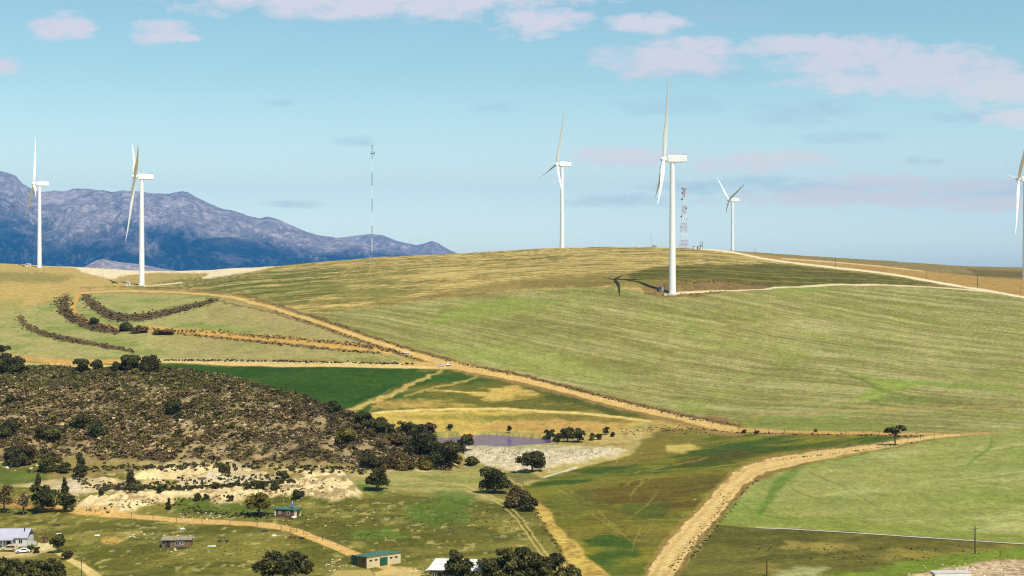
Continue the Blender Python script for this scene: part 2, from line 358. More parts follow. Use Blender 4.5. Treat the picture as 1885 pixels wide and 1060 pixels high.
P([(690,740),(760,736),(830,742),(760,752),(680,756)], (178,150,84), 10, 8, .7)
L_([(815,681),(790,692),(750,712),(715,730),(640,755),(600,762)], [3,7,9,3], (196,168,104), 5, 5, .85)
L_([(905,682),(880,693),(840,706),(800,716),(745,730)], [3,5,2], (182,158,92), 4, 4, .75)
L_([(740,702),(700,722),(640,740)], [5,7,4], (36,74,24), 5, 4, .7)
P([(560,770),(650,766),(700,760),(930,759),(1050,766),(1195,778),(1160,790),(1130,803),(1080,806),(1010,800),(940,797),(860,795),(800,795),(740,786),(680,790),(560,800)], (190,164,90), 5, 4)
P([(720,768),(850,764),(980,770),(940,776),(800,775)], (148,136,66), 7, 6, .8)
P([(930,776),(1060,774),(1180,782),(1100,796),(1000,796),(900,793),(860,790)], (186,150,92), 8, 8, .8)
P([(870,768),(1010,765),(1100,770),(1000,777),(900,775)], (120,116,54), 6, 5, .8)
P([(980,764),(1060,766),(1180,778),(1130,782),(1040,776)], (122,112,52), 6, 5, .8)
L_([(640,765),(700,760),(800,756),(930,756),(1050,762),(1180,775),(1215,780)], [4,4,5,5,4], (212,186,122), 2, 1.2)
P([(620,865),(700,845),(820,800),(860,822),(960,800),(1100,800),(1190,800),(1160,835),(1010,873),(960,892),(880,880),(760,868)], (176,158,100), 8, 8)
P([(1005,800),(1060,806),(1150,812),(1150,822),(1030,820)], (168,148,92), 6, 6)
# middle brown-green field
MF = [(960,892),(1010,873),(1100,852),(1165,835),(1185,812),(1215,797),(1290,795),(1400,799),(1560,802),(1745,804),(1640,822),(1500,840),(1420,852),(1365,868),(1330,890),(1295,930),(1245,985),(1200,1040),(1180,1075),(1130,1075),(1070,1025),(1025,975),(995,935)]
P(MF, (126,122,44), 5, 3)
wf = poly_mask(MF, 5, 3)
mix2(COL, wf*sstep(.46, .62, st2)*.7, (96,86,32))
mix2(COL, wf*sstep(.50, .66, f_mid)*.75, (124,112,50))
mix2(COL, wf*sstep(.54, .68, st)*.6, (72,92,34))
P([(1190,800),(1300,800),(1290,812),(1240,830),(1170,850),(1100,862),(1130,845),(1170,830)], (128,116,54), 8, 6, .8)
P([(1225,818),(1270,815),(1290,822),(1260,830),(1228,830)], (206,182,108), 7, 5, .9)
P([(1290,822),(1400,806),(1560,803),(1690,806),(1600,815),(1480,822),(1380,840),(1290,860),(1180,872),(1100,880),(1040,898),(1000,905),(965,893),(1040,868),(1120,860),(1210,848)], (56,86,28), 9, 9, .85, m=sstep(.36, .54, st2))
P([(1240,846),(1340,828),(1440,824),(1400,838),(1320,850),(1260,858)], (84,74,32), 8, 8, .7)
P([(1050,905),(1110,895),(1200,880),(1290,870),(1350,872),(1310,900),(1270,940),(1180,930),(1080,925)], (94,72,34), 14, 12, .6)
P([(1060,1000),(1110,985),(1165,1000),(1180,1030),(1160,1050),(1110,1045),(1085,1025)], (58,88,30), 16, 14, .85, m=sstep(.38,.54,st2))
P([(1150,930),(1230,925),(1230,955),(1180,960),(1140,945)], (70,88,32), 12, 9, .6)
P([(1060,900),(1100,905),(1060,960),(1010,940),(1000,910)], (102,104,44), 12, 8, .6)
for q_ in ([(1148,893),(1175,880),(1197,876),(1190,884),(1160,900),(1152,915),(1160,922)], [(1165,905),(1172,890),(1200,878)], [(1080,945),(1110,965),(1140,985),(1165,1005)], [(1100,945),(1120,968),(1150,990)], [(1026,900),(1040,910),(1055,914)], [(1040,898),(1050,906),(1068,912)],
           [(1285,868),(1320,858),(1380,850),(1393,848)], [(1170,868),(1230,858),(1290,845),(1305,842)], [(1180,980),(1165,1000),(1160,1020)], [(1160,960),(1190,930),(1215,900)], [(1200,975),(1180,1000)]):
    L_(q_, [1.6,2.4,1.2], (164,146,78), 2.5, 3, .5)
L_([(960,892),(1010,870),(1060,858),(1110,845),(1160,832)], [5,5,3], (192,170,104), 3, 3, .8)
L_([(1000,876),(1030,866),(1062,858)], [2,2.6,2], (206,214,220), 1.5, .6)
# track from the valley: verges
P([(1205,777),(1260,778),(1330,786),(1370,795),(1300,797),(1210,797),(1180,808),(1160,800),(1185,786)], (176,150,92), 7, 6)
P([(1215,790),(1300,792),(1300,797),(1200,800)], (104,94,48), 6, 5, .7)
P([(1310,766),(1340,772),(1345,785),(1310,780),(1285,772)], (134,104,72), 5, 4, .8)
P([(1335,775),(1420,768),(1600,776),(1700,790),(1560,797),(1400,794),(1350,790)], (128,140,66), 8, 5, .6)
# right-hand fields
RF = [(1345,925),(1360,890),(1390,868),(1440,855),(1640,824),(1790,804),(1885,792),(2200,770),(2200,1030),(1885,1002),(1700,990),(1500,978),(1395,974),(1325,968),(1310,960)]
P(RF, (154,154,92), 4, 3)
wr = poly_mask(RF, 4, 3)
mix2(COL, wr*sstep(.45, .60, st2)*.55, (178,178,122)); mix2(COL, wr*sstep(.56, .42, st)*.6, (134,142,74)); mix2(COL, wr*sstep(.54, .7, f_mid)*.5, (126,142,66))
P([(1330,950),(1500,952),(1885,985),(1885,1002),(1500,978),(1320,970)], (132,140,62), 8, 5, .8)
P([(1330,940),(1400,900),(1400,940),(1460,960),(1330,965)], (130,144,70), 12, 8, .7)
L_([(1475,862),(1440,882),(1424,900),(1412,925),(1398,945)], [8,16,18,14,12], (98,128,50), 8, 4, .8)
L_([(1452,880),(1448,900),(1470,912),(1520,920)], [1.8,1.8], (110,114,56), 2, 1, .7)
L_([(1398,948),(1415,955),(1450,958)], [2.5,2], (100,124,48), 2, 1, .7)
L_([(1492,870),(1550,895),(1580,915),(1620,935)], [3,2.4,2], (118,120,60), 3, 2, .6)
L_([(1470,860),(1560,845),(1600,838)], [8,7,5], (128,150,64), 6, 4, .7)
L_([(1825,808),(1838,820),(1800,840),(1780,855)], [4,5,3], (98,132,52), 4, 3, .7)
# lush streaks in the main field
L_([(1560,688),(1600,698),(1640,702),(1720,708),(1800,714),(1885,724)], [3,7,6,4,3], (122,146,60), 5, 4, .8)
P([(1600,705),(1640,703),(1700,712),(1640,722),(1600,735),(1560,745),(1600,722)], (140,158,70), 10, 8, .8)
L_([(1540,682),(1600,708),(1640,726),(1740,738)], [4,6,5,3], (110,110,58), 5, 4, .7)
P([(1620,728),(1700,730),(1760,736),(1680,742),(1600,742)], (108,130,58), 7, 5, .6)
P([(820,565),(960,550),(1040,556),(960,575),(860,590),(780,600)], (136,152,68), 18, 14, .55)
P([(820,640),(940,640),(1060,660),(1180,700),(1100,705),(960,680),(880,668)], (140,152,76), 16, 14, .5)
L_([(1380,768),(1450,762),(1560,755),(1700,752),(1885,746)], [1.8,2.2,2], (172,144,84), 1.5, 1, .85)
P([(1420,525),(1560,526),(1500,540),(1430,545)], (140,152,72), 10, 8, .6)
P([(1370,700),(1385,698),(1392,703),(1380,707)], (150,120,80), 4, 3, .7)
# farm meadows
FM = [(-260,850),(400,850),(620,862),(860,852),(900,866),(960,892),(995,935),(1025,975),(1070,1025),(1130,1075),(1130,1300),(-260,1300)]
P(FM, (104,100,42), 5, 3)
wm2 = poly_mask(FM, 5, 3)
mix2(COL, wm2*sstep(.48, .62, f_mid)*.6, (90,94,36)); mix2(COL, wm2*sstep(.52, .38, st2)*.65, (140,132,66)); mix2(COL, wm2*sstep(.58, .72, fbm(X/9+9, D/13, 4))*.7, (152,142,76))
mix2(COL, wm2*sstep(.66, .74, fbm(X/2.2+9, D/4, 3))*.6, (186,170,112))
UM = [(600,872),(660,866),(760,862),(850,852),(900,862),(885,880),(890,900),(940,930),(900,925),(800,912),(720,905),(640,912)]
P(UM, (172,162,104), 12, 6, .9)
P(UM, (128,132,68), 12, 8, .7, m=sstep(.52, .62, st2))
P([(745,935),(800,920),(850,925),(868,945),(850,968),(800,970),(750,955)], (90,118,42), 16, 12, .65)
P([(790,905),(850,900),(880,915),(860,935),(820,925)], (84,116,46), 12, 8, .7)
P([(660,888),(720,905),(700,912),(650,900)], (66,110,36), 8, 5, .7)
P([(640,980),(700,975),(760,985),(700,995),(650,992)], (98,126,46), 10, 8, .6)
L_([(690,905),(760,918),(850,930),(920,945),(1000,955)], [2,3,4,4], (84,88,38), 3, 4, .7)
P([(180,905),(140,890),(170,884),(230,892),(245,905),(215,912)], (92,112,40), 6, 4, .9)
P([(-60,866),(60,866),(90,880),(40,892),(-60,890)], (96,112,48), 8, 5, .8)
P([(188,995),(215,990),(225,998),(210,1006),(186,1002)], (192,160,90), 6, 4, .9)
P([(215,985),(240,982),(240,988),(218,990)], (178,156,90), 4, 3, .8)
P([(330,925),(400,935),(560,940),(560,955),(430,955),(320,945)], (86,108,40), 10, 6, .7)
# sand
P([(90,850),(300,845),(860,848),(850,860),(760,866),(600,873),(250,876),(130,886),(90,876)], (150,132,84), 8, 6, .9)
P([(200,850),(860,850),(780,862),(600,868),(300,862)], (200,178,126), 8, 8, .8, m=sstep(.46,.56, fbm(X/6+50, D/8, 4)))
P(BANK3, (206,182,134), 12, 14, .95, m=sstep(.34, .46, fbm(X/8+50, D/11, 4)), cls=4)
P([(240,880),(270,868),(340,856),(420,854),(420,862),(340,872),(290,886)], (224,198,142), 6, 5, cls=4)
P([(380,870),(450,874),(525,872),(520,882),(440,886),(380,880)], (216,202,172), 6, 6, .9)
P([(20,894),(60,886),(110,885),(130,895),(100,905),(60,900)], (206,186,146), 6, 6, .85)
P([(100,888),(150,892),(165,905),(140,915),(110,905)], (204,184,150), 6, 6, .85)
P(BANK1, (222,196,144), 6, 7, cls=4)
P(BANK1, (150,128,82), 6, 7, .8, m=sstep(.56, .66, fbm(X/5+5, D/7, 4)))
P([(750,862),(800,853),(845,850),(835,860),(780,868)], (214,192,140), 5, 5, .9)
P([(640,872),(700,866),(740,863),(700,872),(650,880)], (204,182,134), 6, 5, .7)
P(BANK2, (206,190,154), 6, 6, cls=4)
P([(860,826),(1000,824),(1100,822),(1090,828),(960,834),(870,834)], (158,156,104), 5, 4, .7)
P(BANK2, (176,158,116), 6, 6, .8, m=sstep(.58, .68, fbm(X/3+5, D/5, 4)))
P([(1120,800),(1180,790),(1190,800),(1150,815),(1090,815),(1060,806)], (190,168,112), 7, 7, .8)
P([(900,862),(960,868),(1000,876),(970,890),(930,880)], (180,160,110), 8, 7, .7)
P([(930,868),(990,870),(1000,878),(950,884)], (82,96,40), 6, 5, .7)
STRAW = [(972,922),(990,926),(1012,950),(1040,985),(1075,1020),(1110,1050),(1175,1075),(1060,1120),(1040,1062),(1042,1030),(1022,1000),(1000,970),(985,950)]
P(STRAW, (202,172,94), 6, 7)
P(STRAW, (160,130,66), 6, 7, .7, m=sstep(.52, .62, fbm(X/4, D/6, 4)))
L_([(970,935),(1000,972),(1030,1010),(1050,1045)], [4,6,5], (112,96,52), 5, 5, .8)
for o in (-4, 4):
    L_([(860,898),(900,912),(935,935),(960,965),(985,1000),(1015,1035),(1040,1070)], [2,2.5,3,4], (196,172,112), 2, 2, .9, off=o)
# bottom right
BRF = [(1325,968),(1395,975),(1500,979),(1700,991),(1885,1003),(2200,1030),(2200,1300),(1200,1300),(1230,1075),(1290,1010)]
P(BRF, (108,102,46), 4, 3)
wb = poly_mask(BRF, 4, 3)
mix2(COL, wb*sstep(.48, .62, st2)*.7, (84,84,36)); mix2(COL, wb*sstep(.56, .68, f_mid)*.8, (150,132,68)); mix2(COL, wb*sstep(.55, .7, st)*.5, (126,122,58))
P([(1450,1000),(1530,1002),(1580,1012),(1500,1018),(1430,1012)], (156,140,74), 9, 9, .8)
P([(1410,1062),(1470,1046),(1530,1048),(1500,1062),(1420,1075)], (176,176,128), 9, 6, .8)
P([(1480,1065),(1600,1052),(1700,1032),(1800,1018),(1885,1010),(2100,1010),(2100,1038),(1885,1036),(1780,1044),(1660,1062),(1560,1080)], (116,136,46), 10, 8, .9)
HEAP = [(1670,1064),(1730,1050),(1790,1042),(1885,1032),(2100,1030),(2100,1120),(1650,1120)]
P(HEAP, (196,170,130), 6, 6, cls=4)
P(HEAP, (150,112,84), 6, 6, .7, m=sstep(.54, .62, fbm(X/3, D/4, 4)))
L_([(1395,985),(1330,968),(1300,975)], [3,4], (92,84,40), 3, 3, .7)
# hedges and contour banks (dark soil; the bushes are built)
H1 = [(36,583),(44,600),(80,614),(120,624),(170,634),(225,642),(245,648)]
H2 = [(122,548),(112,556),(114,568),(132,585),(165,600),(215,609)]
H3 = [(158,545),(160,556),(186,569),(192,580),(240,586),(290,579),(340,568),(400,552)]
TC = [(152,538),(140,546),(128,560),(135,578),(170,597),(220,605),(300,608),(400,615),(500,625),(600,632),(680,642),(760,655)]
L_(H1, [8,12,9,5], (104,84,58), 4, 4, .9)
L_(H2, [10,22,17,12], (96,78,54), 5, 5, .95)
L_(H3, [12,18,14,9,4], (98,80,56), 5, 5, .95)
L_(TC, [8,10,12,13,12,8], (196,154,84), 3, 3, cls=3)
L_([(300,611),(400,620),(500,631),(600,641),(700,650)], [2,4,4,3], (110,86,54), 3, 4, .7)
L_([(420,614),(520,623),(620,630),(700,642)], [3,3], (110,86,54), 2.5, 4, .7)
# tracks
MT = [(150,540),(220,535),(290,537),(380,542),(440,550),(500,566),(560,585),(620,605),(700,633),(770,656),(820,668),(870,682),(950,697),(1050,722),(1150,748),(1250,772),(1310,784),(1360,792)]
L_(MT, [5,8,12,18,20,22,24], (150,122,76), 6, 4, .9)
L_(MT, [3,4,6,8,9,10,10], (206,170,108), 2, 1.5, cls=2)
L_(MT, [1.5,2.5,4,4,5,5], (112,88,56), 2.5, 4, .85, off=-8)
L_([(380,543),(500,567),(620,606),(700,634),(790,662)], [2,3,3], (112,88,56), 2.5, 4, .8, off=7)
L_([(-260,645),(0,655),(40,660),(120,667),(200,667),(260,664)], [10,9,8,6], (204,160,98), 3, 3)
L_([(230,665),(330,664),(450,667),(600,670),(760,672),(860,673),(885,683)], [6,8,8,9,8], (204,180,130), 3, 2.5)
L_([(230,668),(330,667),(450,670),(600,673),(760,675),(860,677),(885,684)], [3,4,4], (212,178,120), 2, 1, cls=2)
P([(790,655),(850,668),(905,684),(880,688),(820,676),(740,672),(740,664),(790,668)], (196,160,102), 5, 4)
L_([(1360,792),(1450,796),(1600,799),(1745,803)], [9,6,6,6], (194,154,92), 2, 1, cls=2)
L_([(1360,796),(1500,800),(1620,802),(1700,804)], [2,2], (110,84,48), 2, 2, .8)
L_([(1745,803),(1800,800),(1840,797)], [5,3,1], (196,156,96), 2, 1)
R2 = [(1765,802),(1700,808),(1620,822),(1500,840),(1430,853),(1378,868),(1348,892),(1318,930),(1280,975),(1240,1018),(1212,1060),(1180,1110)]
L_(R2, [8,13,17,27,37,46,54,62], (158,136,74), 8, 6, .85)
L_(R2, [5,9,13,20,30,35,42,52], (214,182,124), 2.5, 2, cls=1)
for o in ([-1,-3,-5,-8,-9,-10], [1,3,5,8,9,10]): L_(R2, [1,2,3,6,7,8], (196,156,98), 3, 1, .6, off=o)
L_(R2, [0,2,4,7,6,6], (132,100,58), 4, 6, .8, off=[-4,-8,-14,-20,-24,-28])
L_(R2, [0,1,2,4,4,5], (140,104,62), 4, 6, .75, off=[3,7,11,15,20,26])
L_([(1290,458),(1340,462),(1410,477),(1470,485),(1560,495),(1640,504),(1720,518),(1800,531),(1885,546),(2100,580)], [3,3,3.4,3.4,3.6], (228,212,184), 1.2, .5, cls=2)
L_([(1440,476),(1530,482),(1620,490),(1700,499)], [2,2,1.6], (218,190,146), 1.2, .5)
P(PADB, (140,116,76), 5, 5, .95)
P(PADB, (106,90,56), 5, 5, .7, m=sstep(.5, .6, fbm(X/5, D/5, 3)))
L_([(1225,538),(1300,534),(1400,531),(1480,526),(1560,524),(1700,527),(1830,536)], [4,4,3,2.5,2.5], (222,200,164), 1.3, .6, cls=2)
FR = [(105,934),(130,940),(200,947),(300,957),(400,964),(500,971),(560,984),(610,1002),(660,1020),(720,1044),(760,1062)]
L_(FR, [9,8,8,9,11,14], (210,168,104), 2.5, 1.5, cls=3)
P([(732,1038),(760,1042),(775,1052),(770,1075),(690,1075),(680,1052)], (204,176,118), 5, 4)
L_([(0,925),(40,930),(80,934),(125,938)], [5,6], (180,132,76), 3, 2)
L_([(95,1012),(120,1026),(150,1042),(185,1064),(230,1090)], [8,10,14,20], (212,184,122), 3, 2, cls=3)
P([(-60,1012),(40,1016),(70,1004),(95,1000),(100,1015),(60,1026),(-60,1030)], (196,174,128), 6, 5)
P([(70,996),(95,994),(98,1006),(80,1014),(66,1008)], (222,204,158), 4, 4)
P([(1130,824),(1158,828),(1150,832),(1120,830)], (206,186,140), 4, 3)

# fine natural variation everywhere on the land
var = 1 + ((fbm(X/2.3+8, D/3.6, 3)-.5)*.42 + (f_small-.5)*.30)*np.where((CLS > 0) & (CLS < 4), .45, 1)
COL *= var[..., None]
COL *= np.array((.93, .89, .70))
COL *= np.where(((CLS == 1) | (CLS == 2) | (CLS == 3) | (CLS == 4))[..., None], np.array((1.06, 1.10, 1.20)), 1.0)
COL[CLS == 4] *= np.array((1.0, .99, 1.14))
# land beyond the skyline
COL[beyond] = alb((120,116,70)); 
# the scrub hill: brown soil, litter, pale stone
hs = fbm(X/7, D/7, 4); hb = np.where(hill_mask, sstep(0, .03, q)*sstep(1, .97, q)*sstep(.8, 2, A)[None], 0)
edge = sstep(.0, .08, q + (fbm(X/6+4, D/6, 3)-.5)*.12)
mix2(COL, hb*edge, (120,102,68))
mix2(COL, hb*edge*sstep(.55, .68, hs)*.65, (176,150,104))
mix2(COL, hb*edge*sstep(.52, .42, hs)*.6, (76,66,38))
upper = sstep(.28, .50, q + (f_mid-.5)*.3)
mix2(COL, hb*edge*upper*.65, (94,90,46))
CLS[hb*edge > .6] = 5

def mesh_np(name, V, faces, colors=None, smooth_=True, mat=None, quad=True):
    m = bpy.data.meshes.new(name); n = 4 if quad else 3
    m.vertices.add(len(V)); m.vertices.foreach_set('co', np.asarray(V, np.float32).ravel())
    nf = len(faces); m.loops.add(nf*n); m.loops.foreach_set('vertex_index', np.asarray(faces, np.int32).ravel())
    m.polygons.add(nf); m.polygons.foreach_set('loop_start', np.arange(0, nf*n, n, dtype=np.int32)); m.polygons.foreach_set('loop_total', np.full(nf, n, np.int32))
    m.polygons.foreach_set('use_smooth', np.full(nf, smooth_))
    m.update(calc_edges=True)
    if colors is not None:
        a = m.color_attributes.new('tone', 'FLOAT_COLOR', 'POINT'); c4 = np.ones((len(V), 4), np.float32); c4[:, :3] = colors; a.data.foreach_set('color', c4.ravel())
    if mat: m.materials.append(mat)
    return m
def link(name, me, parent=None, loc=None):
    o = bpy.data.objects.new(name, me); C.objects.link(o)
    if parent: o.parent = parent
    if loc is not None: o.location = loc
    return o
def tag(o, label=None, cat=None, group=None, kind=None):
    if label: o['label'] = label
    if cat: o['category'] = cat
    if group: o['group'] = group
    if kind: o['kind'] = kind
    return o

# ------------------------------------------------------------------ materials
def mat(name, color=(.5,.5,.5), rough=.8, attr=False, nscale=0, namt=.2, bump=0, bscale=0, metal=0, spec=.3, stretch=(1,1,1)):
    m = bpy.data.materials.new(name); m.use_nodes = True; nt = m.node_tree; b = nt.nodes['Principled BSDF']
    b.inputs['Roughness'].default_value = rough; b.inputs['Metallic'].default_value = metal; b.inputs['Specular IOR Level'].default_value = spec
    def N(t): return nt.nodes.new(t)
    if attr: a = N('ShaderNodeAttribute'); a.attribute_name = 'tone'; src = a.outputs['Color']
    else: r = N('ShaderNodeRGB'); r.outputs[0].default_value = (*color[:3], 1); src = r.outputs[0]
    tcn = N('ShaderNodeTexCoord'); mp = N('ShaderNodeMapping'); mp.inputs['Scale'].default_value = stretch; nt.links.new(tcn.outputs['Object'], mp.inputs[0])
    if nscale:
        no = N('ShaderNodeTexNoise'); no.inputs['Scale'].default_value = nscale; no.inputs['Detail'].default_value = 6; no.inputs['Roughness'].default_value = .65; nt.links.new(mp.outputs[0], no.inputs['Vector'])
        mr = N('ShaderNodeMapRange'); mr.inputs['From Min'].default_value = .25; mr.inputs['From Max'].default_value = .75; mr.inputs['To Min'].default_value = 1-namt; mr.inputs['To Max'].default_value = 1+namt
        nt.links.new(no.outputs['Fac'], mr.inputs[0])
        mx = N('ShaderNodeVectorMath'); mx.operation = 'SCALE'; nt.links.new(src, mx.inputs[0]); nt.links.new(mr.outputs[0], mx.inputs['Scale']); src = mx.outputs[0]
    nt.links.new(src, b.inputs['Base Color'])
    if bump:
        no2 = N('ShaderNodeTexNoise'); no2.inputs['Scale'].default_value = bscale; no2.inputs['Detail'].default_value = 5; nt.links.new(mp.outputs[0], no2.inputs['Vector'])
        bp = N('ShaderNodeBump'); bp.inputs['Distance'].default_value = bump; bp.inputs['Strength'].default_value = .8; nt.links.new(no2.outputs['Fac'], bp.inputs['Height']); nt.links.new(bp.outputs[0], b.inputs['Normal'])
    return m
M_land = mat('land', attr=True, rough=.95, nscale=.75, namt=.38, bump=.5, bscale=.45, spec=.1)
M_water = mat('pond_water', color=(.125,.085,.19), rough=.18, nscale=.05, namt=.12, bump=.04, bscale=.6, spec=.12)
M_leaf = mat('foliage', attr=True, rough=.75, nscale=1.2, namt=.3, spec=.25)
M_rock = mat('pale_rock', attr=True, rough=.9, nscale=1.5, namt=.25)
M_mtn = mat('mountain_rock', attr=True, rough=.95, nscale=.008, namt=.5, bump=40, bscale=.006, spec=.05)
M_bark = mat('bark', color=alb((92,78,62)), rough=.9, nscale=2, namt=.3)
M_white = mat('white_paint', color=(.80,.79,.775), rough=.38, nscale=.12, namt=.04, spec=.45)
M_blade = mat('blade_composite', color=(.76,.755,.745), rough=.35, nscale=.1, namt=.04, spec=.45)
M_grey = mat('grey_steel', color=(.32,.33,.35), rough=.5, nscale=2, namt=.15, metal=.2)
M_dark = mat('dark_trim', color=(.03,.03,.035), rough=.5)
M_red = mat('red_paint', color=(.45,.08,.11), rough=.5, nscale=1, namt=.2)
M_conc = mat('concrete', color=(.52,.49,.44), rough=.9, nscale=1.5, namt=.2)
M_wood = mat('weathered_wood', color=(.075,.055,.04), rough=.9, nscale=3, namt=.3)
M_glass = mat('window_glass', color=(.02,.025,.03), rough=.08, spec=.6)
M_brick = mat('brown_brick', color=alb((128,102,70)), rough=.9, nscale=3, namt=.3)
M_block = mat('cream_block', color=alb((214,194,152)), rough=.9, nscale=2, namt=.15)
M_plaster = mat('white_plaster', color=alb((222,216,212)), rough=.85, nscale=1, namt=.1)
M_groof = mat('green_roof_sheet', color=alb((70,118,96)), rough=.5, nscale=.8, namt=.15, stretch=(1,.2,1))
M_gdoor = mat('green_door_paint', color=alb((34,86,64)), rough=.6, nscale=2, namt=.2)
M_wroof = mat('pale_roof_sheet', color=alb((186,182,196)), rough=.5, nscale=.6, namt=.12)
M_oroof = mat('olive_roof_sheet', color=alb((158,138,72)), rough=.7, nscale=.8, namt=.15)
M_thatch = mat('brush_roof', color=alb((176,152,92)), rough=.95, nscale=3, namt=.4, bump=.1, bscale=4)
M_cream = mat('cream_car_paint', color=alb((206,184,136)), rough=.35, nscale=1, namt=.08, spec=.5)
M_wcar = mat('white_car_paint', color=(.75,.74,.72), rough=.35, spec=.5, nscale=1, namt=.05)
M_tyre = mat('tyre_rubber', color=(.02,.02,.02), rough=.9)
M_rust = mat('rusty_iron', color=alb((110,62,40)), rough=.9, nscale=3, namt=.4)
M_panel = mat('solar_panel', color=(.10,.13,.30), rough=.2, spec=.6)

# ------------------------------------------------------------------ the land as meshes
idx = np.arange(NRW*NC).reshape(NRW, NC)
quads = np.stack([idx[:-1, :-1], idx[:-1, 1:], idx[1:, 1:], idx[1:, :-1]], -1).reshape(-1, 4)
Vall = np.stack([X, D, Z+ZC], -1).reshape(-1, 3); Call = np.clip(COL.reshape(-1, 3), .005, .8); cl = CLS.ravel()[quads]
fc = np.where((cl == cl[:, :1]).all(1), cl[:, 0], np.minimum(cl.min(1), 9) * 0)
for k, nm in ((0,'ground'),(1,'dirt_road'),(2,'dirt_track'),(3,'farm_track'),(4,'sand_bank'),(5,'hill')):
    f = quads[fc == k]
    if not len(f): continue
    used, inv = np.unique(f, return_inverse=True)
    o = link(nm, mesh_np(nm, Vall[used], inv.reshape(-1, 4), Call[used], True, M_land)); tag(o, kind='structure')
del quads, cl
def water(Pg, zw, name):
    c = np.mean(Pg, 0); pts = [((x-c[0])*1.10+c[0], (y-c[1])*1.12+c[1]) for x, y in Pg]
    V = [];
    for x, y in pts:
        d = -zw*F/(y-HY); V.append(((x-CX)/F*d, d, zw+ZC))
    m = bpy.data.meshes.new(name); m.from_pydata(V, [], [list(range(len(V)))[::-1]]); m.materials.append(M_water)
    if m.polygons[0].normal.z < 0: m.flip_normals()
    return tag(link(name, m), kind='structure')
water(POND, ZW1, 'water'); water(POND2, ZW2, 'water')

# ------------------------------------------------------------------ mountains
def mountains(name, sil, dn, dm, dfar, seed, x0, x1, amp, n1=620, n2=150, shade_line=.5):
    q_s = dm/10500
    mx = np.linspace(x0, x1, n1); md = np.concatenate([np.linspace(dn, dm, n2), np.linspace(dm, dfar, 30)[1:]])
    ys = np.interp(mx, *zip(*sil)); PXm, Dm = np.meshgrid(mx, md); Xm = (PXm-CX)/F*dm*(1+(Dm-dm)/dm*.55)
    Hc = (HY-ys)/F*dm
    f = np.clip((Dm-dn)/(dm-dn), 0, 1); g = np.clip((dfar-Dm)/(dfar-dm), 0, 1)
    env = np.where(Dm <= dm, f**1.25, g**1.2)
    Xm = Xm/q_s; Dq = Dm/q_s; wxx = Xm + (fbm(Xm/900+seed, Dq/900, 3)-.5)*900
    rid = 1-np.abs(fbm(wxx/520+seed, Dq/1700+seed, 5, .55)-.5)*2
    rid2 = 1-np.abs(fbm(wxx/170+seed, Dq/500+seed, 6, .65)-.5)*2
    up = np.sin(np.clip(f, 0, 1)*math.pi)
    Zm = -60 + (Hc[None]+60)*env + (rid-.8)*amp*up + (rid2-.8)*amp*.42*np.clip(up+.12*env, 0, 1)
    # keep the crest: nothing in front may rise over the silhouette
    lim = (HY-ys)[None]/F*Dm - 2
    Zm = np.where(Dm < dm, np.minimum(Zm, lim + (rid2-.8)*10), Zm)
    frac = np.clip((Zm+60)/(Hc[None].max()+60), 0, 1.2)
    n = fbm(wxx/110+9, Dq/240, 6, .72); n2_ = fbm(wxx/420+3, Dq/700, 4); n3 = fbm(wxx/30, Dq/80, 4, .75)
    c = np.zeros(Xm.shape+(3,)); c[:] = (.012,.035,.04)  # dark lower slopes: cloud shadow painted into the base colour
    rock = sstep(shade_line-.22, shade_line+.22, frac/np.clip(Hc[None]/Hc.max(), .35, 1) + (n2_-.5)*.7)
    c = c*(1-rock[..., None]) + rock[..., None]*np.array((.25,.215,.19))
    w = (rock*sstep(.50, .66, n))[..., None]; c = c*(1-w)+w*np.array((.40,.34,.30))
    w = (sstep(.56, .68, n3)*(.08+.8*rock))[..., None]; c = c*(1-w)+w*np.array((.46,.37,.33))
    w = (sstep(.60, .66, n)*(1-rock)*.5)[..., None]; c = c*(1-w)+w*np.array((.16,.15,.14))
    V = np.stack([(PXm-CX)/F*Dm, Dm, Zm+ZC], -1).reshape(-1, 3)
    ix = np.arange(Xm.size).reshape(Xm.shape); q4 = np.stack([ix[:-1, :-1], ix[:-1, 1:], ix[1:, 1:], ix[1:, :-1]], -1).reshape(-1, 4)
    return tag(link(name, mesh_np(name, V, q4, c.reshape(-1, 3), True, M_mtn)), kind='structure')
SIL = [(-900,370),(-500,325),(-200,338),(-60,317),(0,315),(14,318),(28,322),(42,338),(55,346),(66,352),(78,354),(100,350),(118,352),(135,347),(165,348),(192,350),(205,354),(225,350),(250,352),(285,356),(310,357),(334,352),(346,354),(360,362),(382,373),(410,384),(430,388),(455,396),(478,402),(492,398),(505,401),(530,412),(562,426),(590,434),(620,437),(660,444),(700,456),(760,470),(840,486),(900,500),(1000,512)]
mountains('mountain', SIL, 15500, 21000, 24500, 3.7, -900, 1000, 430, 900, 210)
SIL2 = [(380,480),(500,460),(560,446),(620,438),(650,434),(685,430.5),(705,433),(730,443),(765,451),(778,449),(795,443),(808,448),(826,459),(845,467),(900,480),(980,492),(1100,500)]
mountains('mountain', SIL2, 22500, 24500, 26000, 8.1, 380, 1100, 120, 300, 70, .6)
SIL3 = [(120,500),(150,494),(175,480),(190,476),(205,480),(225,483),(260,486),(300,494),(340,500),(380,508)]
mountains('foothill', SIL3, 11500, 12500, 13500, 1.3, 100, 400, 60, 260, 60, -.3)

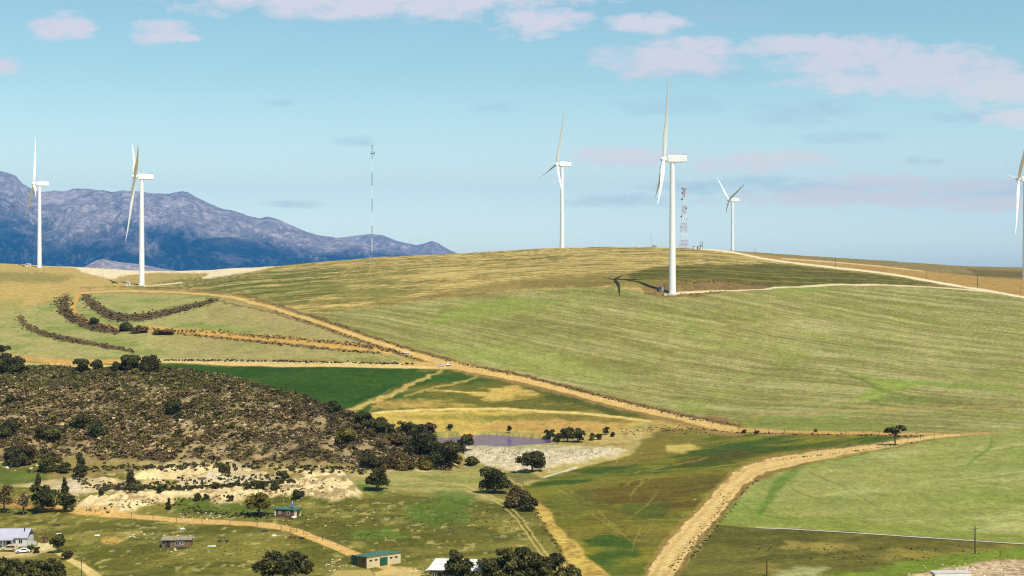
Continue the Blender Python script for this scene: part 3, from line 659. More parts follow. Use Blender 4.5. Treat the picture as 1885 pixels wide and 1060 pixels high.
# ------------------------------------------------------------------ scattered small growth
def leaf_template(n, r, leaf):
    V = []; Fc = []
    for i in range(n):
        th = R.uniform(0, 6.283); ph = math.acos(R.uniform(.0, 1)); rr = r*R.uniform(.55, 1)
        c = np.array((math.sin(ph)*math.cos(th)*rr, math.sin(ph)*math.sin(th)*rr, math.cos(ph)*rr*.8+.1))
        a = NR.normal(size=3); a /= np.linalg.norm(a); b = np.cross(a, NR.normal(size=3)); b /= np.linalg.norm(b)
        s = leaf*R.uniform(.6, 1.3); k = len(V)
        V += [c-a*s-b*s*.6, c+a*s-b*s*.5, c+a*s*.8+b*s*.7, c-a*s*.9+b*s*.6]; Fc.append((k, k+1, k+2, k+3))
    return np.array(V), np.array(Fc)
BT = [leaf_template(34, .55, .19) for _ in range(8)]
def rock_template():
    import bmesh
    bm = bmesh.new(); bmesh.ops.create_icosphere(bm, subdivisions=1, radius=.5)
    for v_ in bm.verts: v_.co *= R.uniform(.65, 1.2)
    V = np.array([v_.co[:] for v_ in bm.verts]); Fc = np.array([[v_.index for v_ in f.verts] for f in bm.faces]); bm.free()
    V[:, 2] *= .6
    return V, Fc
RT = [rock_template() for _ in range(6)]
def scatter(name, pos, size, cols, T, m, quad=True, squash=None, label=None):
    Vs, Fs, Cs = [], [], []; off = 0
    which = NR.integers(0, len(T), len(pos)); ang = NR.uniform(0, 6.283, len(pos))
    for k in range(len(T)):
        s = which == k
        if not s.any(): continue
        V, Fc = T[k]; p = pos[s]; sz = size[s]; a = ang[s]; ca_, sa_ = np.cos(a)[:, None], np.sin(a)[:, None]
        x = V[None, :, 0]*ca_-V[None, :, 1]*sa_; y = V[None, :, 0]*sa_+V[None, :, 1]*ca_; z = np.broadcast_to(V[None, :, 2], x.shape)
        P3 = np.stack([x*sz[:, None]+p[:, :1], y*sz[:, None]+p[:, 1:2], z*sz[:, None]*(1 if squash is None else squash)+p[:, 2:3]], -1)
        n = len(p); Vs.append(P3.reshape(-1, 3)); Fs.append((Fc[None]+(np.arange(n)*len(V))[:, None, None]+off).reshape(-1, Fc.shape[1]))
        nl = len(V)//4 if quad else len(V)
        jit = NR.uniform(.5, 1.6, (n, nl)).astype(np.float32)
        jit = np.repeat(jit, 4, 1)[:, :len(V)] if quad else jit*.4+.6
        Cs.append((cols[s][:, None, :]*jit[..., None]).reshape(-1, 3)); off += n*len(V)
    o = link(name, mesh_np(name, np.vstack(Vs), np.vstack(Fs), np.clip(np.vstack(Cs), .004, .8), False, m, quad))
    tag(o, label, None, None, 'stuff')
    return o
# hill scrub: sample hill cells by real area
hm = (CLS == 5); rr_, cc_ = np.nonzero(hm[:-1, :-1])
area = np.abs((X[rr_, cc_+1]-X[rr_, cc_])*(D[rr_+1, cc_]-D[rr_, cc_]))
def sample(rr, cc, w, n):
    p = w/w.sum(); k = NR.choice(len(rr), n, p=p); a, b = NR.random(n), NR.random(n); r0, c0 = rr[k], cc[k]
    g = lambda Q: (Q[r0, c0]*(1-a)*(1-b)+Q[r0, c0+1]*a*(1-b)+Q[r0+1, c0]*(1-a)*b+Q[r0+1, c0+1]*a*b)
    return np.stack([g(X), g(D), g(Z)+ZC], 1), g(q), r0, c0
hill_area = area.sum(); print('hill area', hill_area)
pw = area*(.35+sstep(.62, .40, hs[rr_, cc_])) * (px[cc_] > -180)
n_b = 26000
pos, qq, r0, c0 = sample(rr_, cc_, pw, n_b)
dens = fbm(pos[:, 0]/11, pos[:, 1]/11, 3)
size = NR.uniform(.7, 1.8, n_b)*(1+.6*(dens-.5))*NR.choice([1,1,1,1,1,1.25,1.9], n_b)
tone = NR.random(n_b)[:, None]; qn = (qq+(fbm(pos[:, 0]/15, pos[:, 1]/15, 3)-.5)*.5)[:, None]
brown = alb((120,96,66)); olive = alb((108,98,44)); dk = alb((66,58,30)); grey = alb((182,156,108))
cols = np.where(tone < .35, brown, np.where(tone < .72, olive, np.where(tone < .88, dk, grey)))
gre = sstep(.3, .55, qn); cols = cols*(1-gre*.6)+gre*.6*alb((92,90,42))
rgt = sstep(420, 620, CX+F*pos[:, 0]/pos[:, 1])[:, None]; cols = cols*(1-rgt*.5)+rgt*.5*alb((84,70,50))
scatter('scrub', pos, size, cols*1.0, BT, M_leaf, squash=.85, label='low brown and olive scrub covering the rocky hill')
n_r = 3800
cl_n = fbm(X[rr_, cc_]/10+60, D[rr_, cc_]/10, 3)
pos, qq, r0, c0 = sample(rr_, cc_, area*sstep(.46, .62, cl_n)*(px[cc_] > -180)*(.35+sstep(.6, .35, q[rr_, cc_])), n_r)
scatter('rocks', pos+[0, 0, .2], NR.uniform(.35, 1.15, n_r)*NR.choice([.8, 1, 1, 1.5], n_r), np.array([alb((176,156,122))])*NR.uniform(.6, 1.3, (n_r, 1)), RT, M_rock, False, label='pale weathered stones strewn over the scrub hill')
# outcrops
def cluster(pxy, n, spread, smin, smax, on_hill=False):
    P3 = []
    for _ in range(n):
        p = hit(pxy[0]+R.gauss(0, spread[0]), pxy[1]+R.gauss(0, spread[1]))
        if on_hill and p[1] > np.interp(CX+F*p[0]/p[1], px, db)-12: continue
        P3.append(W3(p))
    return np.array(P3).reshape(-1, 3), NR.uniform(smin, smax, len(P3))
ps, ss_ = [], []
for c_, n_, sp in (((10,726),60,(12,5)), ((182,717),8,(5,2)), ((455,702),26,(18,3)), ((470,708),12,(10,3)), ((530,727),12,(8,3)), ((350,770),40,(22,12)), ((450,775),30,(14,12)), ((55,770),20,(20,5)), ((240,715),14,(30,4)), ((30,856),30,(26,4)),((610,728),8,(5,2))):
    a, b = cluster(c_, n_, sp, .6, 1.9, True); ps.append(a); ss_.append(b)
ps = np.vstack(ps); ss_ = np.concatenate(ss_)
scatter('rock_outcrop', ps, ss_, np.array([alb((206,194,172))])*NR.uniform(.8, 1.15, (len(ps), 1)), RT, M_rock, False, label='clustered pale boulders breaking through the scrub of the hill')
# dots of scrub along hedges, verges and banks
def along(pts, n, wid, smin, smax):
    pts = np.asarray(pts, float); s = np.r_[0, np.cumsum(np.hypot(*np.diff(pts, axis=0).T))]; P3 = []
    for _ in range(n):
        t = R.uniform(0, s[-1]); k = wid[0]+(wid[1]-wid[0])*t/s[-1]
        p = hit(np.interp(t, s, pts[:, 0])+R.gauss(0, k*.36), np.interp(t, s, pts[:, 1])+R.gauss(0, k*.25)); P3.append(W3(p))
    return np.array(P3), NR.uniform(smin, smax, n)
def hedge(name, specs, base, label):
    ps, ss_ = [], []
    for s_ in specs: a, b = along(*s_); ps.append(a); ss_.append(b)
    ps = np.vstack(ps); ss_ = np.concatenate(ss_); t = NR.random((len(ps), 1))
    scatter(name, ps, ss_, np.where(t < .6, alb(base), np.where(t < .85, alb((64,54,32)), alb((130,112,74)))), BT, M_leaf, label=label)
hedge('hedgerow_scrub', [(H1, 420, (11,6), .5, 1.5), (H2, 800, (20,11), .6, 1.9), (H3, 850, (17,9), .6, 1.8), ([(215,607),(300,607),(400,612),(520,622),(650,634),(740,648)], 420, (8,8), .5, 1.3), ([(300,612),(500,632),(700,652)], 300, (6,6), .5, 1.2)], (128,106,72), 'dark brown bushes along the curved contour banks on the left')
hedge('verge_scrub', [([(p[0], p[1]-7) for p in MT[5:]], 330, (5,7), .3, 1.0), ([(p[0], p[1]+6) for p in MT[5:10]], 150, (4,5), .3, 1.1), ([(300,663),(500,665),(760,670)], 260, (3,3), .6, 1.4), ([(1290,790),(1360,797),(1500,800),(1700,804)], 110, (5,4), .3, .9),
        ([(1345,905),(1320,945),(1270,1005),(1225,1060)], 150, (12,16), .15, .5), ([(1395,880),(1370,905),(1345,940),(1310,980),(1270,1030)], 130, (5,7), .2, .6), ([(1700,812),(1560,832),(1430,847)], 90, (2,3), .2, .6)], (92,74,44), 'low dry bushes on the verges of the dirt tracks')
hedge('bank_scrub', [([(150,893),(260,893),(400,886),(520,878)], 260, (22,16), .4, 1.3), ([(150,940),(300,925),(450,912),(620,890)], 200, (16,22), .25, .8), ([(60,868),(250,862),(400,858),(560,862),(700,868)], 360, (14,14), .5, 1.7), ([(880,830),(1000,840),(1100,832)], 170, (18,14), .2, .55), ([(960,885),(985,940),(1030,1010)], 90, (9,9), .2, .6),
        ([(1140,800),(1200,788),(1300,794)], 130, (14,12), .25, .8), ([(330,938),(450,948),(560,950)], 200, (16,14), .3, .9), ([(180,900),(330,900),(450,893),(540,885)], 330, (6,6), .7, 1.6)], (74,74,38), 'small bushes dotted over the eroded sand banks')
hedge('meadow_tufts', [([(600,930),(750,950),(950,960)], 240, (50,60), .15, .45), ([(560,950),(600,960),(720,1000)], 120, (30,40), .15, .4), ([(60,985),(300,1010),(560,1020)], 300, (50,60), .12, .38), ([(1100,960),(1160,1000)], 60, (60,60), .1, .3), ([(1400,1010),(1850,1030)], 160, (30,40), .15, .5)], (62,60,32), 'dark tufts dotted over the farm meadow')
hedge('pad_scrub', [([(1195,530),(1240,520),(1330,518),(1400,524)], 160, (8,6), .3, .9), ([(1210,543),(1280,541),(1340,536)], 110, (8,5), .3, .8)], (90,78,44), 'weeds on the cutting round the tallest turbine')

# stones and rubble
ps, ss_ = [], []
for c_, n_, sp in (((430,880),110,(45,5)), ((390,890),60,(30,4)), ((200,930),60,(40,8)), ((560,905),70,(40,12)), ((1000,845),160,(70,9)), ((870,840),50,(14,8)), ((620,1040),34,(18,9)), ((335,1010),20,(30,4)), ((780,1050),30,(22,5)), ((280,985),50,(40,3)), ((600,668),120,(160,1.2)), ((400,665),80,(60,1)), ((370,950),40,(30,5)), ((80,1005),14,(10,5)), ((1800,1052),140,(50,6)), ((320,1000),12,(20,3)), ((860,1052),12,(16,3)), ((120,900),60,(22,8)), ((1270,980),30,(10,30)), ((500,965),26,(60,12)), ((680,940),20,(60,20))):
    a, b = cluster(c_, n_, sp, .2, .9); ps.append(a); ss_.append(b)
ps = np.vstack(ps); ss_ = np.concatenate(ss_)
scatter('stones', ps, ss_, np.array([alb((214,200,170))])*NR.uniform(.7, 1.15, (len(ps), 1)), RT, M_rock, False, label='loose pale stones and rubble on the banks and meadow')

exec_objects = True
# ------------------------------------------------------------------ mesh builder
class MB:
    def __init__(s): s.v = []; s.f = []
    def add(s, V, Fc): k = len(s.v); s.v += [tuple(p) for p in V]; s.f += [tuple(i+k for i in f) for f in Fc]; return s
    def box(s, x0, x1, y0, y1, z0, z1):
        return s.add([(x0,y0,z0),(x1,y0,z0),(x1,y1,z0),(x0,y1,z0),(x0,y0,z1),(x1,y0,z1),(x1,y1,z1),(x0,y1,z1)], [(0,3,2,1),(4,5,6,7),(0,1,5,4),(1,2,6,5),(2,3,7,6),(3,0,4,7)])
    def tube(s, pts, rad, n=8, cap=True):
        pts = [mathutils.Vector(p) for p in pts]; rings = []; k = len(s.v); up0 = None
        for i, p in enumerate(pts):
            t = (pts[min(i+1, len(pts)-1)]-pts[max(i-1, 0)]).normalized()
            a = t.cross(mathutils.Vector((0, 0, 1)) if abs(t.z) < .95 else mathutils.Vector((1, 0, 0))).normalized(); b = t.cross(a)
            for j in range(n):
                an = 6.28318*j/n; s.v.append(tuple(p+(a*math.cos(an)+b*math.sin(an))*rad[i]))
        for i in range(len(pts)-1):
            for j in range(n):
                s.f.append((k+i*n+j, k+i*n+(j+1) % n, k+(i+1)*n+(j+1) % n, k+(i+1)*n+j))
        if cap: s.f.append(tuple(k+j for j in range(n))[::-1]); s.f.append(tuple(k+(len(pts)-1)*n+j for j in range(n)))
        return s
    def build(s, name, m, parent=None, smooth_=False, fix=True):
        me = bpy.data.meshes.new(name); me.from_pydata(s.v, [], s.f); me.materials.append(m)
        if fix:
            import bmesh
            bm = bmesh.new(); bm.from_mesh(me); bmesh.ops.recalc_face_normals(bm, faces=bm.faces); bm.to_mesh(me); bm.free()
        if smooth_:
            for p in me.polygons: p.use_smooth = True
            me.set_sharp_from_angle(angle=math.radians(50))
        return link(name, me, parent)
def empty(name, loc, rz=0, label=None, cat=None, group=None):
    o = bpy.data.objects.new(name, None); C.objects.link(o); o.location = loc; o.rotation_euler.z = rz; o.empty_display_size = 1
    return tag(o, label, cat, group)

# ------------------------------------------------------------------ wind turbines
def blade_mesh():
    st_ = [(.0,1.0,1.0,0),(.03,1.0,1.0,0),(.08,1.25,.8,.10),(.16,1.7,.5,.22),(.24,1.8,.36,.20),(.35,1.5,.28,.14),(.5,1.18,.20,.08),(.65,.92,.14,.04),(.8,.66,.09,.02),(.92,.42,.06,0),(.98,.25,.04,0),(1.0,.05,.02,0)]
    V = []; Fc = []; n = 14
    for i, (t, ch, th, tw) in enumerate(st_):
        for j in range(n):
            a = 6.28318*j/n; x = math.cos(a)*ch*(.84 if i > 2 else 1) - (.35*(ch-1) if ch > 1 else 0); y = math.sin(a)*th*(1-.35*math.cos(a)*(1 if i > 2 else 0))
            tw_ = tw+.35*(1-t)**2; tw_ += 1.0; V.append((x*math.cos(tw_)-y*math.sin(tw_), x*math.sin(tw_)+y*math.cos(tw_)-2.4*t*t, t))   # -y = upwind prebend, z = along
    for i in range(len(st_)-1):
        for j in range(n): Fc.append((i*n+j, i*n+(j+1) % n, (i+1)*n+(j+1) % n, (i+1)*n+j))
    Fc.append(tuple(range(n))[::-1]); Fc.append(tuple((len(st_)-1)*n+j for j in range(n)))
    return V, Fc
BV, BF = blade_mesh()
def turbine(hx, hy, d, Lpx, c, th, towx, label, basey=None):
    Lb = Lpx*d/F; sc = Lb/54.0
    hub = mathutils.Vector(((hx-CX)/F*d, d, (HY-hy)/F*d+ZC))
    sn = math.sqrt(1-c*c); az = math.atan2(hx-CX, F); n = mathutils.Vector((-sn*math.cos(az)-c*math.sin(az), sn*math.sin(az)-c*math.cos(az), 0)); tilt = math.radians(5)
    # yaw so that local -Y is upwind (n)
    yaw = math.atan2(n.x, -n.y)     # rotate (0,-1,0) to n : (sin yaw, -cos yaw)
    tow = hub - n*5.6*sc; bz = zat(tow.x, tow.y)+ZC-.4; H = hub.z-bz
    root = empty('wind_turbine', (tow.x, tow.y, bz), yaw, label, 'wind turbine', 'white wind turbines on the hills')
    m = MB(); K_ = 14; zs = [i/K_ for i in range(K_+1)]; topz = H-2.5*sc
    m.tube([(0, 0, z*topz) for z in zs], [(2.35-.8*z)*sc for z in zs], 28); t = m.build('tower', M_white, root, True)
    MB().tube([(0,0,-.6),(0,0,.55)], [4.2*sc, 4.0*sc], 28).build('foundation', M_conc, root, True)
    d_ = MB().box(-.5*sc, .5*sc, -2.42*sc, -2.25*sc, .9, 3.3*sc); d_.build('door', M_grey, t)
    for zz in (.34, .67): 
        rr = (2.35-.8*zz)*sc; MB().tube([(0,0,zz*topz-.12),(0,0,zz*topz+.12)], [rr+.05, rr+.05], 28).build('flange', M_blade, t, True)
    # nacelle, local +Y is downwind
    import bmesh
    bm = bmesh.new(); prof = [(-3.4,1.65,1.75),(-2.6,2.0,2.2),(1.5,2.05,2.3),(8.6,1.95,2.15),(9.3,1.75,1.8)]
    V = []; Fc = []
    for (y, w, h) in prof:
        up = .25 + (y+3.4)*.0
        r_ = .45
        for (sx, sz) in ((-1,-1),(-1,-.9),(-1,.8),(-.86,1),(.86,1),(1,.8),(1,-.9),(.9,-1)):
            V.append((sx*w*sc, y*sc, (sz*h+up)*sc+H))
    m_ = MB(); nn_ = 8
    Fc = [(i*nn_+j, i*nn_+(j+1) % nn_, (i+1)*nn_+(j+1) % nn_, (i+1)*nn_+j) for i in range(len(prof)-1) for j in range(nn_)]+[tuple(range(nn_)), tuple((len(prof)-1)*nn_+j for j in range(nn_))]
    m_.add(V, Fc); bm.free(); na = m_.build('nacelle', M_white, root, False)
    MB().box(-1.4*sc, 1.4*sc, 6.2*sc, 8.4*sc, H+2.35*sc, H+2.9*sc).tube([(0, 8.7*sc, H+2.2*sc), (0, 8.7*sc, H+4.2*sc)], [.08, .05], 6).build('cooler', M_grey, na)
    # rotor frame
    ax = mathutils.Vector((0, -math.cos(tilt), math.sin(tilt))); upv = mathutils.Vector((0, math.sin(tilt), math.cos(tilt))); hv = mathutils.Vector((1, 0, 0))
    hc = mathutils.Vector((0, -5.6*sc, H))
    hp = [(-1.9,1.55),(-1.0,1.75),(.3,1.8),(1.4,1.5),(2.1,1.0),(2.5,.4),(2.6,.05)]
    hb_ = MB().tube([hc+ax*a*sc for a, r in hp], [r*sc for a, r in hp], 20).build('hub', M_white, root, True)
    for k in range(3):
        a = math.radians(th+120*k)
        bz_ = upv*math.cos(a)+hv*math.sin(a)*(1 if True else 0); by_ = -ax; bx_ = by_.cross(bz_)
        mb = MB(); mb.add([hc+bx_*x*sc+by_*y*sc+bz_*(z*Lb*.975+Lb*.025) for x, y, z in BV], BF)
        bo = mb.build('blade', M_blade, root, True)
    return root
turbine(1222, 293, 931, 151, .03, 6, 1235, 'tallest white wind turbine, on its graded pad in mid-hill, one blade straight up')
turbine(1025, 302, 1430, 98, .315, 17, 1033, 'white wind turbine at the top left of the hill crest, one blade pointing left')
turbine(1341.5, 368, 1923, 73, .42, 69.5, 1348, 'smallest white wind turbine, right of the lattice tower, blades forming a Y')
turbine(248, 325.5, 1150, 121, .06, 64.9, 257, 'white wind turbine in front of the mountains with two blades nearly overlapping upward')
turbine(62.5, 338, 1490, 94, .108, -11.4, 69, 'leftmost white wind turbine, in front of the mountains, one blade upright')
turbine(1875, 330, 1250, 112, .2, 38.7, 1882, 'white wind turbine cut by the right edge of the picture')

def kiosk(pxv, yv, w, h, label, m, ry=0):
    p = hit(pxv, yv); s = p[1]/F; W_, H_ = w*s, h*s
    r = empty('transformer_kiosk', W3(p), ry, label, 'kiosk')
    MB().box(-W_/2, W_/2, -W_*.4, W_*.4, -.3, H_).build('cabinet', m, r)
    MB().box(-W_/2-.12, W_/2+.12, -W_*.4-.12, W_*.4+.12, H_+.003, H_+.18).build('roof', M_conc, r)
    MB().box(-W_*.05, W_*.42, -W_*.4-.05, -W_*.4-.003, .15, H_*.85).build('door', M_grey, r)
    MB().box(-W_*.42, -W_*.12, -W_*.4-.05, -W_*.4-.003, H_*.35, H_*.85).build('vent', M_dark, r)
kiosk(1218, 536, 10, 9.5, 'grey transformer kiosk at the foot of the tallest wind turbine', mat('kiosk_grey', color=(.12,.11,.125), rough=.6, nscale=1))
kiosk(236, 526, 6.5, 8, 'white transformer kiosk left of the turbine with the nearly overlapping blades', M_white)
kiosk(52.5, 490, 8, 5, 'white transformer kiosk beside the leftmost turbine', M_white)
kiosk(1205, 457, 7, 6, 'small pale hut on the hill crest left of the lattice tower', M_block)

# ------------------------------------------------------------------ masts
def lattice(parent, name, z0, z1, w0, w1, m, sides, r, nseg):
    mb = MB()
    def pt(k, z):
        w = w0+(w1-w0)*(z-z0)/(z1-z0); a = 6.28318*(k+.5)/sides; return (w*math.cos(a), w*math.sin(a), z)
    for k in range(sides): mb.tube([pt(k, z0), pt(k, z1)], [r, r], 5)
    for i in range(nseg):
        a, b = z0+(z1-z0)*i/nseg, z0+(z1-z0)*(i+1)/nseg
        for k in range(sides):
            mb.tube([pt(k, a), pt((k+1) % sides, b)], [r*.6]*2, 4); mb.tube([pt((k+1) % sides, a), pt(k, b)], [r*.6]*2, 4); mb.tube([pt(k, b), pt((k+1) % sides, b)], [r*.6]*2, 4)
    return mb.build(name, m, parent, fix=False)
p = hit(1259, 458); p = (p[0], p[1], zat(p[0], p[1])); s_ = p[1]/F
r_ = empty('lattice_tower', W3(p), .3, 'red and white lattice telecommunications tower with dishes on the hill crest', 'tower')
Ht = 114*s_; nb_ = 7
for i in range(nb_):
    z0, z1 = Ht*.97*i/nb_, Ht*.97*(i+1)/nb_; f0 = lambda z: (8.6*s_)*(1-.72*min(1, z/(Ht*.85)))
    lattice(r_, 'tower_section', z0, z1, f0(z0), f0(z1), M_red if i % 2 == 0 else M_white, 4, .10, 2)
for z, k in ((.48,3),(.52,2),(.66,0),(.80,2),(.90,1),(.36,1)):
    a = k*1.57+.4; w = 8.6*s_*(1-.72*min(1, z/.85))+.6
    MB().tube([(w*math.cos(a), w*math.sin(a), z*Ht), (w*math.cos(a)+.7*math.cos(a), w*math.sin(a)+.7*math.sin(a), z*Ht)], [.3, 1.0], 12).build('dish_antenna', M_grey if k % 2 else M_dark, r_, True)
MB().tube([(0,0,Ht*.97),(0,0,Ht*.985)], [2.6, 2.6], 12).build('platform', M_grey, r_)
for k in range(4):
    a = k*1.57; MB().box(-.25, .25, -.12, .12, 0, 3).build('panel_antenna', M_conc, r_).location = (2.1*math.cos(a), 2.1*math.sin(a), Ht*.985+.1)
MB().tube([(0,0,Ht*.985),(0,0,Ht*1.06)], [.12, .06], 6).build('lightning_rod', M_grey, r_)
p = hit(1283, 458.5); MB_ = empty('equipment_cabin', W3(p), .1, 'low pale equipment cabin at the foot of the lattice tower', 'cabin')
MB().box(-3.6, 3.6, -1.6, 1.6, -.6, 2.6).build('wall', M_plaster, MB_); MB().box(-3.9, 3.9, -1.8, 1.8, 2.603, 2.85).build('roof', M_grey, MB_); MB().box(-.5, .5, -1.66, -1.603, 0, 2.1).build('door', M_dark, MB_)
# tall guyed mast
p = hit(685, 487); s_ = p[1]/F; Hm = 218*s_
r_ = empty('guyed_mast', W3(p), 0, 'very tall thin guyed radio mast with red and white bands in front of the mountains', 'mast')
M_bl = mat('faded_mast_blue', color=(.16,.25,.33), rough=.6, nscale=.5)
for i in range(9): lattice(r_, 'mast_section', Hm*i/9, Hm*(i+1)/9, .34, .34, M_bl if i % 2 == 0 else M_white, 3, .085, 12)
MB().box(-1.7, 1.7, -.12, .12, Hm*.935, Hm*.945).box(1.4, 2.2, -.3, .3, Hm*.925, Hm*.955).build('antenna', M_bl, r_)
MB().tube([(0,0,Hm),(0,0,Hm*1.01)], [.35,.3], 8).build('beacon_lamp', M_dark, r_)
for k in range(3):
    a = k*2.094+.5
    for zz, rad in ((.33,28),(.66,48),(.95,60)):
        gx, gy = rad*math.cos(a), rad*math.sin(a); gz = zat(p[0]+gx, p[1]+gy)-p[2]
        MB().tube([(0,0,Hm*zz),(gx,gy,gz)], [.012,.012], 4).build('guy_wire', M_grey, r_)
p = hit(1198.5, 457); s_ = p[1]/F
r_ = empty('thin_mast', W3(p), 0, 'short thin grey mast on the hill crest left of the tallest turbine', 'mast'); lattice(r_, 'mast_section', 0, 28*s_, .2, .16, M_grey, 3, .06, 10); MB().tube([(0,0,28*s_),(0,0,31*s_)], [.06,.04], 6).build('antenna', M_grey, r_)
p = hit(1291, 459); s_ = p[1]/F
r_ = empty('substation_frame', W3(p), .2, 'small dark steel transformer frame right of the lattice tower', 'steel frame')
mb = MB()
for x in (-1.2, 1.2):
    mb.tube([(x,0,-.5),(x,0,15*s_)], [.16,.14], 6)
mb.box(-1.6,1.6,-.12,.12,13*s_,13.6*s_).box(-1.6,1.6,-.12,.12,9.5*s_,10*s_).build('frame', M_wood, r_); MB().box(-.8,.8,-.5,.5,5*s_,8.5*s_).build('transformer', M_grey, r_)

# ------------------------------------------------------------------ utility poles
def pole(pxv, yb, yt, label, arms=True, r=.14):
    p = hit(pxv, yb); s = p[1]/F; H = (yb-yt)*s
    o = empty('utility_pole', W3(p), R.uniform(-.3, .5), label, 'pole', 'wooden utility poles')
    MB().tube([(0,0,-.8),(0,0,H)], [r*1.2, r*.8], 8).build('post', M_wood, o, True)
    if arms:
        MB().box(-1.1, 1.1, -.2, -.1, H*.9, H*.9+.16).build('crossarm', M_wood, o)
        for x in (-.95, 0, .95): MB().tube([(x,-.15,H*.9+.163),(x,-.15,H*.9+.42)], [.07,.05], 6).build('insulator', M_grey, o)
pole(1795, 1019, 969, 'tall wooden utility pole beside the white pipe at the lower right', True, .17)
pole(1411.5, 1063, 1029, 'wooden pole cut by the bottom edge, right of the dirt road', False, .17)
pole(1538, 492, 474, 'wooden pole above the dark green strip on the right hill', False)
pole(1705, 516, 497, 'thin wooden pole beside the pale hill road, second from the right', False, .11)
pole(1799.5, 530, 506, 'dark wooden pole beside the pale hill road near the right turbine', False, .2)
pole(1878, 542, 522, 'wooden pole by the right edge, below the right turbine', False, .11)
pole(1390, 466, 457, 'small pole on the skyline right of the smallest turbine', False, .16)
pole(150, 1066, 1018, 'leaning thin pole between the bottom left trees and the pale track', True, .08)

# ------------------------------------------------------------------ pipe, fences
pts = [(1392,973),(1450,975),(1500,978),(1560,981.5),(1620,985.5),(1680,989.5),(1750,994),(1815,998.5),(1885,1003),(2000,1012)]
mb = MB(); P3 = []
for i in range(90):
    t = i/89; x = 1392+t*600; p = hit(x, np.interp(x, *zip(*pts))); P3.append((p[0], p[1], p[2]+ZC+.22))
mb.tube(P3, [.14]*90, 8); o = mb.build('irrigation_pipe', M_conc, None, True); tag(o, 'long white pipe lying along the lower edge of the right field', 'pipe')
def fence(name, pts, label, step, h, xs=None, wires=2):
    pts = np.asarray(pts, float); W_ = [np.array(W3(hit(*q))) for q in pts]
    L = np.r_[0, np.cumsum([np.linalg.norm(W_[i+1]-W_[i]) for i in range(len(W_)-1)])]; n = min(95, int(L[-1]/step))
    o = empty(name, W_[0], 0, label, 'fence', None); tops = []
    pm = None
    for i in range(n+1):
        t = L[-1]*i/n + R.uniform(-.6, .6); t = min(max(t, 0), L[-1]); x = np.interp(t, L, [w[0] for w in W_]); y = np.interp(t, L, [w[1] for w in W_]); z = zat(x, y)+ZC
        hh = h*R.uniform(.85, 1.15)
        if pm is None: pm = MB().tube([(0,0,-.3),(0,0,h)], [.09,.08], 6).build('post', M_wood, o)
        else: pm = bpy.data.objects.new('post', pm.data); C.objects.link(pm); pm.parent = o
        pm.location = mathutils.Vector((x, y, z))-o.location; pm.rotation_euler = (R.uniform(-.06,.06), R.uniform(-.06,.06), 0); tops.append((x-o.location.x, y-o.location.y, z-o.location.z))
    for w in range(wires):
        zz = h*(.45+.45*w); MB().tube([(a, b, c+zz) for a, b, c in tops], [.012]*len(tops), 4).build('wire', M_grey, o)
fence('wire_fence', [(158,941),(256,952),(310,959),(383,966),(462,968),(534,977),(578,989),(616,1003),(655,1017)], 'wire fence of wooden posts along the near side of the farm track', 9, 1.35)
fence('wire_fence', [(970,692),(1050,714),(1150,740),(1250,765),(1310,778)], 'wire fence along the uphill side of the diagonal dirt track', 6, 1.3)
fence('wire_fence', [(1310,788),(1400,794),(1500,797),(1620,799),(1720,800)], 'wire fence beside the level track left of the lone tree', 7, 1.3)
fence('wire_fence', [(1720,806),(1620,817),(1500,832),(1430,842),(1372,858)], 'wire fence on the upper verge of the curving dirt road', 6, 1.2)
fence('wire_fence', [(690,958),(760,970),(850,984),(900,990),(1000,1000)], 'sparse wire fence crossing the farm meadow', 14, 1.3)
fence('wire_fence', [(700,563),(850,545),(1000,530),(1130,526)], 'wire fence along the upper edge of the big pale field', 12, 1.4)

# ------------------------------------------------------------------ trees
def crown(name, lobes, leaf, dens, base, parent, var=.45, maxn=6000, flat=.8):
    V = []; Fc = []; Cc = []; tot = sum(4*math.pi*((a*b*c)**(2/3)) for _, (a, b, c) in lobes)
    N = int(min(maxn, tot/(leaf*leaf)*dens))
    wts = np.array([(a*b*c)**(2/3) for _, (a, b, c) in lobes]); wts /= wts.sum()
    k = NR.choice(len(lobes), N, p=wts); cen = np.array([l[0] for l in lobes])[k]; rad = np.array([l[1] for l in lobes])[k]
    dr = NR.normal(size=(N, 3)); dr /= np.linalg.norm(dr, axis=1)[:, None]; dr[:, 2] = np.where(dr[:, 2] < -.55, -dr[:, 2]*.5, dr[:, 2])
    rr = (NR.random(N)**.28)[:, None]*NR.uniform(.86, 1.12, (N, 1)); pc = cen+dr*rad*rr
    a = NR.normal(size=(N, 3))+0; nrm = dr*1.0+NR.normal(size=(N, 3))*.75; nrm /= np.linalg.norm(nrm, axis=1)[:, None]
    a = np.cross(nrm, a); a /= np.linalg.norm(a, axis=1)[:, None]; b = np.cross(nrm, a); s = (leaf*NR.uniform(.5, 1.15, N))[:, None]
    V = np.stack([pc-a*s-b*s*.7, pc+a*s*.9-b*s*.6, pc+a*s*.8+b*s*.8, pc-a*s*.7+b*s*.7], 1).reshape(-1, 3)
    Fc = np.arange(N*4).reshape(-1, 4)
    lb = NR.uniform(1-var, 1+var, len(lobes))[k]; br = lb*NR.uniform(.45, 1.7, N); c = alb(base)[None]*br[:, None]; c[:, 0] *= NR.uniform(.85, 1.2, N)
    me = mesh_np(name, V, Fc, np.repeat(np.clip(c, .003, .6), 4, 0), False, M_leaf)
    return link(name, me, parent)
TREECOL = {'dark': (68,67,30), 'mid': (76,74,31), 'olive': (96,88,34), 'brown': (92,78,42), 'pine': (50,54,26), 'dry': (120,102,66), 'gum': (74,72,31)}
